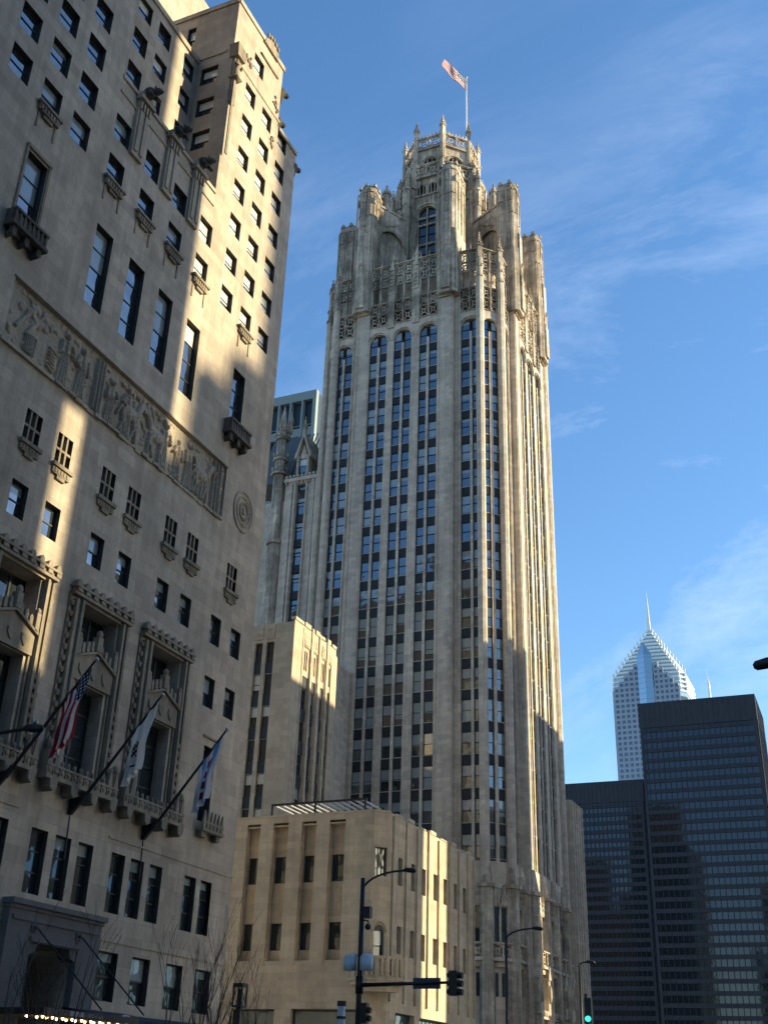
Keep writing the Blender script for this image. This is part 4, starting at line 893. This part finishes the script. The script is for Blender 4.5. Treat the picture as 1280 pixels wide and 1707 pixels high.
# ---------------------------------------------------------------- mid-height stone wing, sunlit top
mw=thing('setback_wing','mid-height limestone wing with crenellated sunlit top in front of the tower','building',(-50,90,0))
f=Fr(0,88,0); q=MB(); s2=MB(); C=-48.33
nb=[(-52.42,-51.62),(-51.22,-50.38)]; nb2=[(a-6,b_-6) for a,b_ in nb]
q.wall(f,-62,C,0,41.0,[(a,b_,14,39.2,.35) for a,b_ in nb+nb2],.35)
g=Fr(C,0,90); wb=[(90.15,91.45),(91.95,93.0),(93.95,94.75),(95.35,96.1)]
q.wall(g,88,97.0,0,41.2,[(a,b_,14,39.3,.4) for a,b_ in wb],.4)
cv=[(C-1.6*(1-math.cos(R(t))),97.0+1.6*math.sin(R(t))) for t in range(0,91,15)]
for a,b_ in zip(cv,cv[1:]): q.face([(a[0],a[1],0),(b_[0],b_[1],0),(b_[0],b_[1],40.6),(a[0],a[1],40.6)])
q.box(-62,C-.05,88.05,97.0,40.6,40.9)
for u in (89.85,93.45): q.fbox(g,u-.06,u+.06,0,.06,0,41)
q.fbox(g,91.5,91.9,0,.12,14,41.4); q.fbox(g,93.1,93.35,0,.14,14,41.5); q.fbox(g,94.85,95.25,0,.12,14,41.3)
for k,(u0,u1) in enumerate(((88,89.7),(90.0,91.2),(91.5,91.9),(92.3,93.1),(93.5,94.3),(94.9,95.6),(96,96.9))): q.fbox(g,u0,u1,-.4,.10,41.2,41.5+.15*(k%2))
for u in (90.5,92.3,94.2,95.6):
    q.fbox(g,u-.3,u+.5,0,.06,39.4,40.6)
    for k in range(5): q.ball(g.P(u+.1+rnd.uniform(-.3,.3),.07,39.9+rnd.uniform(-.4,.5)),.05,.12,.14,0,5,3)
for a,b_ in nb:
    q.fbox(f,a,b_,0,.08,39.5,41.0)
    for k in range(7): q.ball(f.P((a+b_)/2+rnd.uniform(-.3,.3),.08,40.2+rnd.uniform(-.5,.5)),.12,.05,.14,0,5,3)
q.build('wall','mid',mw)
for a,b_ in nb+nb2:
    for i in range(9):
        z=37.26-3.12*i; s5=MB(); s5.fbox(f,a,b_,-.3,-.16,z-1.08,z); s5.build('spandrel','bronze',mw)
        if i<8: window(mw,f,a,z,b_-a,1.98,-.30,2,rt.choice([.0,.5,.75]),'glass_dim','curtain')
s3=MB()
for a,b_ in wb:
    q2=0
    for i in range(8):
        z=36.4-3.12*i; s5=MB(); s5.fbox(g,a,b_,-.3,-.18,z-1.1,z); s5.build('spandrel','bronze',mw)
        window(mw,g,a,z,b_-a,1.98,-.32,2,rt.choice([.0,.5]),'glass_dim','blind')
    s3.wall(g,a,b_,36.4,39.3,[((a+b_)/2-.32,(a+b_)/2-.06,37.0,38.9),((a+b_)/2+.06,(a+b_)/2+.32,37.0,38.9)],.2,-.1)
s3.build('grille','mid',mw)

# ---------------------------------------------------------------- low corner building
lb=thing('corner_building','low warm limestone corner building with fluted walls, balcony and roof pergola','building',(-36,76,0))
f=Fr(0,72,0); q=MB(); CX=-32.28
rec=[(-42.2,-41.15),(-40.1,-38.9),(-37.82,-36.7),(-35.66,-34.45)]; rec=[(a-4.5,b_-4.5) for a,b_ in rec[:1]]+rec
z1,z2,z3,z4=16.2,14.4,11.76,10.0
q.wall(f,-50,CX,0,18.85,[(a,b_,9.3,18.45,.56) for a,b_ in rec]+[(-37.8,-32.9,0,6.35,.4),(-42.3,-39.05,0,6.33,.4)],.42)
for a,b_ in rec:
    q.wall(f,a,b_,9.3,18.45,[(a+.02,b_-.02,z2,z1),(a+.02,b_-.02,z4,z3)],.25,-.56)
    q.fbox(f,a-.05,a+.02,0,.05,9.0,18.3)
    q.prism(f,[(a,9.3),(b_,9.3),(b_,8.6)],-.56,-.4)
q.fbox(f,-50,CX-.04,-.3,.03,18.85,19.0)
for z in (17.55,12.9): q.fbox(f,-33.9,CX-.01,0,.012,z,z+.05)
for a in (-33.12,): q.wall(f,a,a+.42,8,18.45,[],.3,.02)
ch=Fr(CX,72,45); Wc=1.25
q.wall(ch,0,Wc,0,18.85,[(.16,1.02,14.6,16.5,.35),(.22,.98,9.2,11.5,.45)],.35)
q.archfill(ch,.22,.98,11.0,11.5,-.45,.001,0,8,.8)
for k in range(8):
    t0,t1=math.pi*k/8,math.pi*(k+1)/8; P=lambda t,r:(.60-(.46+r)*math.cos(t),11.05+(.62+r)*math.sin(t)); q.prism(ch,[P(t0,0),P(t1,0),P(t1,.10),P(t0,.10)],0,.12)
q.fbox(ch,0,Wc,-.3,.04,18.85,19.0)
g=Fr(-31.4,0,90); y0=72.88
wy=[74.35,76.72,78.75,81.05,83.15,85.4,87.45]; gy=[73.2,75.55,77.6,79.8,81.9,84.25,86.3,88.4,89.75]
q.wall(g,y0,90.2,0,18.9,[(a,a+.74,z2-.1,z1-.05,.35) for a in wy]+[(a,a+.74,z4-.1,z3-.1,.35) for a in wy]+[(74.4,77.7,0,6.3,.5),(78.7,84.5,0,6.25,.5)],.35)
for i,u in enumerate(gy): q.fbox(g,u-.05,u+.05,0,.16,6.9,18.7+.3*(i%2)); q.fbox(g,u+.06,u+.2,0,.08,6.9,18.7)
for i in range(8): q.fbox(g,gy[i]+.5,gy[i+1]-.5,-.3,.05,18.9,19.0+.18*(i%2))
q.face([(-31.4,90.2,0),(-50,90.2,0),(-50,90.2,18.9),(-31.4,90.2,18.9)])
q.vprism([(-50,72.1),(-32.3,72.1),(-31.5,73),(-31.5,90.1),(-50,90.1)],18.2,18.3)
q.build('wall','low',lb)
for a,b_ in rec:
    for z,h in ((z2,z1-z2),(z4,z3-z4)): window(lb,f,a+.02,z,b_-a-.04,h,-.76,1,0,'glass_dim',fw=.05)
window(lb,ch,.16,14.6,.86,1.9,-.3,1,0,'glass_dim',cols=3,fw=.05); window(lb,ch,.22,9.2,.76,2.0,-.4,2,.45,'glass_dim','curtain',fw=.05)
for a in wy: window(lb,g,a,z2-.1,.74,z1-z2+.05,-.3,1,0,'glass',cols=2,fw=.05); window(lb,g,a,z4-.1,.74,z3-z4,-.3,1,0,'glass',cols=2,fw=.05)
M['shop']=glass('shop_window_glass',(.03,.07,.085),.10)
for a,b_ in ((-37.8,-32.9),(-42.3,-39.05)): window(lb,f,a,.3,b_-a,6.0,-.35,1,0,'shop',fw=.1,name='shop_window')
window(lb,g,74.4,.3,3.3,6.0,-.4,1,0,'shop',fw=.1,name='shop_window'); window(lb,g,78.7,.3,5.8,5.9,-.4,1,0,'shop',cols=8,fw=.1,name='shop_window')
# corner balcony
q=MB(); cx,cy=-32.0,72.9; ar=[R(t) for t in range(-150,-9,20)]
def ring(r,z0,z1,r2=None):
    r2=r2 or r
    for a,b_ in zip(ar,ar[1:]): q.vprism([(cx,cy),(cx+r*math.cos(a),cy+r*math.sin(a)),(cx+r*math.cos(b_),cy+r*math.sin(b_))],z0,z1)
ring(2.0,8.0,8.15); ring(1.9,7.75,7.99); ring(1.6,7.35,7.74); ring(1.75,7.74,7.76)
for a,b_ in zip(ar,ar[1:]):
    p=(cx+1.9*math.cos(a),cy+1.9*math.sin(a)); p2=(cx+1.9*math.cos(b_),cy+1.9*math.sin(b_)); fr=Fr(p[0],p[1],math.degrees(math.atan2(p2[1]-p[1],p2[0]-p[0]))); Lq=math.hypot(p2[0]-p[0],p2[1]-p[1])
    q.fbox(fr,0,Lq,-.12,.05,9.3,9.45); q.fbox(fr,0,Lq,-.10,.03,8.15,8.25); tracery(q,fr,.08,Lq-.08,8.27,9.28,.02,1); q.fbox(fr,-.08,.08,-.12,.06,8.15,9.3)
q.build('balcony','low',lb)
# roof pergola
pg=MB(); 
for a in (-40.55,-37.1,-33.2): pg.fbox(f,a-.06,a+.06,-.5,-.38,18.3,19.85)
pg.fbox(f,-40.6,-33.1,-.5,-.36,19.78,19.92); pg.fbox(f,-40.6,-33.1,-3.6,-3.46,19.78,19.92)
for k in range(13): 
    a=-40.3+k*.58; pg.prism(Fr(a,72.0,90),[(.4,19.8),(3.6,19.8),(3.6,19.72),(.4,19.72)],-.09,.09,1)
for a in (-40.55,-33.2): pg.fbox(f,a-.06,a+.06,-3.6,-3.48,18.3,19.77)
tag(pg.build('roof_pergola',['black','steel']),'dark steel pergola standing on the roof of the low corner building','pergola')

# ---------------------------------------------------------------- dark office slabs and the pointed tower far away
M['slabglass']=glass('dark_slab_glass',(0.008,0.010,0.014),.05,.05,(.8,.88,1.0),0.004); M['slab']=varied('black_anodised_metal',(0.022,0.025,0.034),.45,.5,.15,.2)
def slab(name,label,x0,x1,Y,D,top,rows,band,mull,ang):
    t=thing(name,label,'office block',((x0+x1)/2,Y,0)); f=Fr(x1,Y,ang); Wd=x1-x0
    q=MB(); q.prism(f,[(-Wd,0),(0,0),(0,top-.6),(-Wd,top-.6)],-D,0); q.build('body','slabglass',t)
    q=MB(); fs=[(f,-Wd,0),(Fr(x1,Y,ang+90),0,D)]
    for fr,a,b_ in fs:
        q.fbox(fr,a-.3,b_+.3,-.4,.45,top-band,top)
        for z in rows: q.fbox(fr,a,b_,0.02,.35,z-1.45,z)
        for e in (a,b_-1.0): q.fbox(fr,e,e+1.0,0.02,.5,0,top-band)
    q.build('spandrel_bands','slab',t)
    q=MB()
    for fr,a,b_ in fs:
        n=int((b_-a)/mull)
        for k in range(1,n): q.fbox(fr,a+k*mull-.09,a+k*mull+.09,.36,.55,0,top-.2,0,'i')
    q.build('mullions','slab',t)
    q=MB(); q.fbox(f,-Wd+4,-4,-D+4,-4,top-.5,top+.02); q.build('roof','slab',t)
slab('office_slab','taller dark glass office slab at the right edge, with a blank black top band',-79.9,-38.0,420,32,136.0,[126-3.78*i for i in range(33)],9.6,1.93,1.2)
slab('office_slab','lower dark glass office slab between the gothic tower and the taller slab',-150,-81.6,424,32,108.6,[100.2-3.15*i for i in range(31)],8.0,1.6,1.2)
M['prustone']=stone('grey_blue_granite',(.25,.31,.40),3,2,.95,.05,.05); M['pruglass']=glass('blue_tower_glass',(.03,.09,.14),.35); M['pruwin']=glass('dark_tower_windows',(.03,.045,.06),.10); M['pruwhite']=mat('pale_metal_band',(.66,.70,.68),.5); M['prupale']=glass('pale_green_sloping_glass',(.25,.36,.36),.35,.1)
pt=thing('pointed_skyscraper','distant pointed skyscraper with chevron top and thin spire','skyscraper',(-126,700,0))
f=Fr(0,700,0); q=MB(); X0,X1,XC=-149.3,-106.9,-127.6
q.vprism([(X0,700),(X1,700),(X1+3,704),(X1+3,745),(X0,745)],0,226); q.fbox(f,X0,X1,-.5,.0,226,236)
# stepped parapet columns
for k in range(5):
    a=X0+1+k*3.3; q.fbox(f,a,a+3.25,-2.6,.0,236,238.5+k*3.6); b_=X1-.5-k*3.0; q.fbox(f,b_-2.95,b_,-2.6,.0,236,237.5+k*3.9)
q.build('body','prustone',pt)
q=MB()
for i in range(66):
    z=228-i*3.45
    for k in range(5): q.fbox(f,X0+1.7+k*3.3,X0+3.7+k*3.3,-.2,.04,z,z+2.0)
    for k in range(5): q.fbox(f,X1-2.8-k*3.0,X1-1.1-k*3.0,-.2,.04,z,z+2.0)
for k in range(5):
    for j in range(k+3): q.fbox(f,X0+1.7+k*3.3,X0+3.7+k*3.3,-.2,.045,231.6+j*3.45,233.6+j*3.45) if 233.6+j*3.45<238.3+k*3.6 else None
    for j in range(k+3): q.fbox(f,X1-2.8-k*3.0,X1-1.1-k*3.0,-.2,.045,231.6+j*3.45,233.6+j*3.45) if 233.6+j*3.45<237.3+k*3.9 else None
o=q.build('windows','pruwin',pt); o['kind']='stuff'
q=MB(); q.vprism([(-132.3,699.6),(-127.6,698.2),(-122.9,699.6),(-122.9,702),(-132.3,702)],0,258); 
q.vprism([(-132.3,699.6),(-127.6,698.2),(-122.9,699.6),(-122.9,702),(-132.3,702)],258,265.5,0,[(-128.6,699.0),(-127.6,698.6),(-126.6,699.0),(-126.6,700),(-128.6,700)]); q.build('glass_bay','pruglass',pt)
q=MB()
for k in range(5): x=-132.0+k*2.2; q.box(x-.06,x+.06,698.0 if k==2 else 698.8,699.2,0,257) if False else None
for j in range(26): z=170+j*3.45; q.fbox(Fr(-132.3,699.6,math.degrees(math.atan2(-1.4,4.7))),0,4.9,0,.06,z,z+.22); q.fbox(Fr(-127.6,698.2,math.degrees(math.atan2(1.4,4.7))),0,4.9,0,.06,z,z+.22)
q.build('glass_bay_bars','prustone',pt)
q=MB(); ap=(-126.6,722,283.0); pl=MB()
def wf_(z): return 1-.03*(z-230)/16 if z<246 else .97*(1-(z-246)/37.0)
def lev(z):
    s=max(wf_(z),.03)
    return [(ap[0]+(X0+.3-ap[0])*s,ap[1]+(703.4-ap[1])*s),(XC*s+ap[0]*(1-s),ap[1]+(701.6-ap[1])*s),(ap[0]+(X1-.3-ap[0])*s,ap[1]+(703.4-ap[1])*s),(ap[0]+(X1+3-ap[0])*s,ap[1]+(707-ap[1])*s),(ap[0]+(X1+3-ap[0])*s,ap[1]+(745-ap[1])*s),(ap[0]+(X0-ap[0])*s,ap[1]+(745-ap[1])*s)]
n=17; zs_=[230+53*i/n for i in range(n+1)]
for i in range(n):
    za,zb=zs_[i],zs_[i+1]; A_=lev(za); B_=lev(zb); pl.vprism(A_,za,zb,0,B_)
    if i>0:
        c=[(ap[0]+(x-ap[0])*1.02,ap[1]+(y-ap[1])*1.02) for x,y in A_]; q.vprism(c,za-.15,za+1.25,0,c)
        for j in (0,2,3):
            x,y=c[j]; q.box(x-.55,x+.55,y-.55,y+.55,za+1.251,za+3.2)
pl.build('sloping_glass','prupale',pt); q.build('chevron_bands','pruwhite',pt)
q=MB(); q.cone(ap[0]-.2,ap[1],281,1.5,313,.12,4,0,R(45)); q.build('spire','pruwhite',pt)
q=MB(); q.tube([(-101.8,800,240),(-101.8,800,270)],[1.0,.8],8); q.tube([(-101.9,800,270),(-102.2,800,279)],[.35,.2],6)
tag(q.build('antenna_mast','pruwhite'),'thin white antenna mast poking up above the taller dark slab','antenna')

# ---------------------------------------------------------------- unseen buildings: slabs across the avenue shaped to cast the long shadows
def across(label,boxes,mt='mid'):
    t=thing('unseen_building',label,'building',(boxes[0][0],boxes[0][2],0)); q=MB(); wn=MB()
    for (x0,x1,y0_,y1,z0_,z1_) in boxes:
        q.box(x0,x1,y0_,y1,z0_,z1_)
        n=int((y1-y0_)/3.2); 
        for k in range(n):
            for j in range(int((z1_-z0_)/3.8)):
                u=y0_+.9+k*3.2; z=z0_+1.2+j*3.8; wn.face([(x0-.02,u,z),(x0-.02,u+1.5,z),(x0-.02,u+1.5,z+2),(x0-.02,u,z+2)])
    q.build('wall',mt,t)
    if wn.f: o=wn.build('windows','glass_dim',t); o['kind']='stuff'
across('unseen tall thin slab across the avenue, with a gap shaped to throw a lit strip on the hotel',[(40,43,57.5,66.85,0,100),(40,43,69.6,75.05,0,100),(40,43,66.85,69.6,0,45.7),(40,43,66.85,69.6,59.6,100),(43.01,55,62,66,0,50)])  # thin slab, its edge and gap shaped for the shadow on the hotel
across('unseen blocks west of the avenue, added to dim the sky light on the hotel',[(60,90,-120,50,0,105),(70,100,-320,-125,0,120)],'brownstone')  # added to block part of the sky from the hotel front
across('unseen low thin slab across the avenue, shaped to shade the low corner building',[(14,17,90,99.2,0,40)])
across('unseen stepped slab across the avenue, shaped to shade the lower part of the setback wing',[(14,17,105.3,128,0,60.3),(14,17,128.01,139.1,0,66),(17.01,30,112,137,0,58)])
across('unseen block furthest down the avenue, shaped to shade the lower gothic tower',[(14,30,150.0,185,0,60),(14,17,142.9,149.9,0,60)])
across('unseen thin stepped slab several blocks west, shaped to shade the hotel pavilion',[(150,153,122,126.5,0,104.5),(150,153,126.5,129.9,0,111.4),(150,153,129.91,133.0,0,114.5)])
across('unseen slim slab several blocks west, shaped to shade the hotel corner',[(150,152,133.01,137.5,0,150)])

M['sunglass']=glass('bronze_reflective_glass',(0.05,0.045,0.035),.85,.27,(1.0,.93,.80),0.0)
t=thing('unseen_building','unseen bronze mirror-glass building across the avenue, placed to bounce sun onto the low corner building','building',(24,35,0)); q=MB(); q.box(15,33,15,44.9,0,64); q.build('wall','bronze',t); rm=random.Random(21); q=MB()  # unseen reflector, placed to bounce sun onto the low corner building
for i in range(6):
    for j in range(15):
        x0,z0=15.1+i*3,3+j*4; tx,tz=rm.uniform(-.035,.035),rm.uniform(-.03,.03)
        if rm.random()<.22: continue
        q.face([(x0+dx,45.1+tx*(dx-1.4)+tz*(dz-1.8),z0+dz) for dx,dz in ((0,0),(2.8,0),(2.8,3.7),(0,3.7))])
o=q.build('panes','sunglass',t); o['kind']='stuff'
across('brown building up the avenue behind the camera',[(-185,-118,-130,-100,0,150)],'brownstone')
across('tall stepped building far behind the camera',[(-206,-155,-330,-300,0,262),(-154.9,-140,-330,-300,0,215)],'brownstone')
across('broad dark building far behind the camera',[(-300,-232,-335,-300,0,215),(-231.9,-206.1,-335,-300,0,165)],'brownstone')

# ---------------------------------------------------------------- street furniture
def bar(q,a,b_,r0,r1=None,seg=8): q.tube([a,b_],[r0,r1 or r0],seg)
def lamp_head(q,x,y,z,s=1,d=1):
    q.tube([(x,y,z),(x+.2*d*s,y,z+.03),(x+.45*d*s,y,z),(x+.68*d*s,y,z-.03),(x+.74*d*s,y,z-.04)],[.05*s,.11*s,.13*s,.11*s,.05*s],8)
t=thing('traffic_pole','black traffic pole with curved lamp arm, signal arm and camera boxes at the corner','traffic light',(-20.4,44.6,0))
q=MB(); q.tube([(-20.4,44.6,0),(-20.4,44.6,5),(-20.42,44.6,9.55)],[.14,.12,.09],10); q.build('pole','black',t,True)
q=MB(); q.tube([(-20.42,44.6,8.95)]+[(-20.42+1.75*(1-math.cos(R(a))),44.6,9.0+.78*math.sin(R(a))) for a in range(10,91,10)]+[(-18.4,44.6,9.77)],.045); lamp_head(q,-18.65,44.6,9.78,.8); q.build('lamp_arm','black',t,True)
q=MB(); bar(q,(-20.4,44.6,5.42),(-16.6,44.6,5.5),.085,.05); q.tube([(-20.4,44.6,5.1),(-20.4,44.6,5.75)],.16); q.build('signal_arm','black',t,True)
q=MB(); q.box(-16.55,-16.22,44.45,44.75,5.02,5.92)
for k in range(3):
    z=5.17+k*.3; q.tube([(-16.22,44.6,z),(-16.02,44.6,z-.03)],.12,10); q.tube([(-16.56,44.6,z),(-16.66,44.6,z)],.10,8)
q.build('signal_head','black',t)
M['sign']=varied('weathered_blue_grey_sign',(.045,.06,.09),.6,4,.15); M['camw']=mat('pale_painted_casing',(.42,.50,.56),.5)
q=MB(); q.box(-18.12,-16.97,44.66,44.68,5.28,5.68); q.box(-18.0,-17.93,44.64,44.659,5.27,5.69); q.box(-17.58,-17.52,44.64,44.659,5.27,5.69); q.box(-17.14,-17.08,44.64,44.659,5.27,5.69); q.build('street_sign','sign',t)
q=MB()
for x in (-20.78,-20.05):
    q.tube([(x,44.45,5.95),(x,44.45,6.42)],.27,12); q.ball((x,44.45,6.42),.27,.27,.16,0,12,6)
q.box(-20.9,-19.9,44.55,44.75,6.5,6.6); q.build('camera_box','camw',t,True)
q=MB(); q.box(-20.3,-20.0,44.45,44.72,7.95,8.4); q.ball((-20.12,44.6,7.62),.13); q.tube([(-20.4,44.6,7.9),(-20.12,44.6,7.85),(-20.12,44.6,7.7)],.035); q.build('dome_camera','black',t)
q=MB(); q.box(-20.25,-19.95,44.35,44.6,4.0,4.75); 
for k in range(2): q.tube([(-19.95,44.45,4.2+.3*k),(-19.8,44.45,4.18+.3*k)],.11,8)
q.build('side_signal','black',t)
def lamp(x,y,h,arm,label,r=.1,dz=.55):
    t=thing('street_lamp',label,'street lamp',(x,y,0),'black curved street lamps along the avenue'); q=MB(); q.tube([(x,y,0),(x,y,h*.5),(x,y,h)],[r*1.3,r,r*.7],8); q.build('pole','black',t,True)
    q=MB(); sg_=1 if arm>0 else -1; a_=abs(arm)-.6; q.tube([(x,y,h-.1)]+[(x+sg_*a_*(1-math.cos(R(a))),y,h+dz*math.sin(R(a))) for a in range(15,91,15)]+[(x+sg_*(a_+.1),y,h+dz)],.045); q.build('arm','black',t,True)
    q=MB(); lamp_head(q,x+sg_*a_,y,h+dz,.85,sg_); q.build('lamp_head','black',t,True); return t
lamp(-19.5,61,9.0,2.0,'black curved street lamp in front of the gothic tower base')
lamp(-18.8,73.5,8.95,.95,'farthest street lamp, small and black, at the foot of the gothic tower',.09,.2)
t=lamp(-20.6,20.5,8.4,2.85,'black street lamp head reaching in at the left edge, below the flags')
q=MB(); q.ball((-18.0,20.5,9.12),.07); q.build('sensor','steel',t)
lamp(3.4,20.9,8.3,-5.2,'black lamp head poking in at the right edge against the sky')
t=thing('traffic_light','dark traffic signal with a lit green lamp at the bottom right','traffic light',(-14.9,60,0))
q=MB(); q.tube([(-15.1,60,0),(-15.1,60,6.3)],.08); q.build('pole','black',t); q=MB(); q.box(-15.15,-14.8,59.8,60.1,4.95,6.1); q.build('signal_head','black',t)
M['green']=mat('lit_green_lens',(0,.6,.45),.4,emit=((.02,1.0,.65),2.5)); q=MB(); q.tube([(-14.97,59.8,5.15),(-14.97,59.7,5.15)],.12,12); q.build('lens','green',t)
# pedestrian lights
t=thing('bollard_light','silver cylindrical street light on a post before the low corner building','street lamp',(-18.97,40,0)); q=MB(); q.tube([(-18.97,40,0),(-18.97,40,3.3)],.09); q.build('post','black',t)
q=MB(); q.tube([(-18.97,40,3.3),(-18.97,40,3.9)],.15,12); q.tube([(-18.97,40,4.0),(-18.97,40,4.32)],.14,12); q.build('lantern','camw',t)
q=MB(); q.tube([(-18.97,40,4.33),(-18.97,40,4.5)],.16,12); q.tube([(-18.97,40,3.905),(-18.97,40,3.995)],.17,12); q.build('cap','bark',t)
t=thing('lantern_post','black box lantern on a post beneath the bare trees','street lamp',(-22.02,38,0)); q=MB(); q.tube([(-22.02,38,0),(-22.02,38,4.2)],.08); q.build('post','black',t)
q=MB()
for sx in(-1,1):
    for sy in(-1,1): q.box(-22.02+sx*.17-.025,-22.02+sx*.17+.025,38+sy*.17-.025,38+sy*.17+.025,4.2,4.8)
q.box(-22.22,-21.82,37.8,38.2,4.8,4.92); q.box(-22.22,-21.82,37.8,38.2,4.14,4.2); q.tube([(-22.02,38,4.2),(-22.02,38,4.75)],.07); q.build('lantern','black',t)
# bare trees
def tree(x,y,h,seed,label,stems=4,spread=.22,lean=(0,0)):
    rg=random.Random(seed); t=thing('bare_tree',label,'tree',(x,y,.15),'bare winter trees on the pavement'); q=MB(); tw=MB()
    def grow(p,d,L_,r,lv,mb):
        pts=[p]; rad=[r]; n=4
        for i in range(n):
            d=(d+Vector((rg.gauss(0,.07),rg.gauss(0,.07),.05+rg.gauss(0,.03)))).normalized(); p=p+d*L_/n; pts.append(p.copy()); rad.append(r*(1-.5*(i+1)/n))
            if lv<3 and i>0:
                for _ in range(rg.choice([0,1,1,1,2]) if lv>0 else rg.choice([0,1,1,2])):
                    s_=Vector((rg.gauss(0,1),rg.gauss(0,1),rg.gauss(.1,.2))).normalized(); nd=(d*.95+s_*.36+Vector((0,0,.15))).normalized(); grow(p.copy(),nd,L_*rg.uniform(.45,.68),rad[-1]*.62,lv+1,tw)
        mb.tube([tuple(a) for a in pts],[max(a,.006) for a in rad],5 if lv<2 else 3)
    for k in range(stems):
        a=2*math.pi*k/stems+rg.uniform(-.4,.4); d=Vector((math.cos(a)*spread+lean[0],math.sin(a)*spread+lean[1],1)).normalized()
        grow(Vector((x+.08*math.cos(a),y+.08*math.sin(a),.15)),d,h*rg.uniform(.62,.78),.055,0,q)
    q.build('trunk','bark',t,True); o=tw.build('branches','bark',t)
tree(-26.0,42.6,5.6,2,'bare multi-stemmed tree in front of the right-hand end of the hotel',6,.12)
tree(-24.6,43.6,4.6,5,'bare slender tree in front of the low corner building',6,.10)
tree(-26.0,40.0,5.6,9,'small bare tree between the hotel windows and the taller bare tree',2,.05)
tree(-24.6,31.6,4.6,4,'bare spreading tree in front of the hotel portal',4,.22)
tree(-24.0,28.4,4.4,14,'bare tree cut by the left edge of the picture',4,.25)
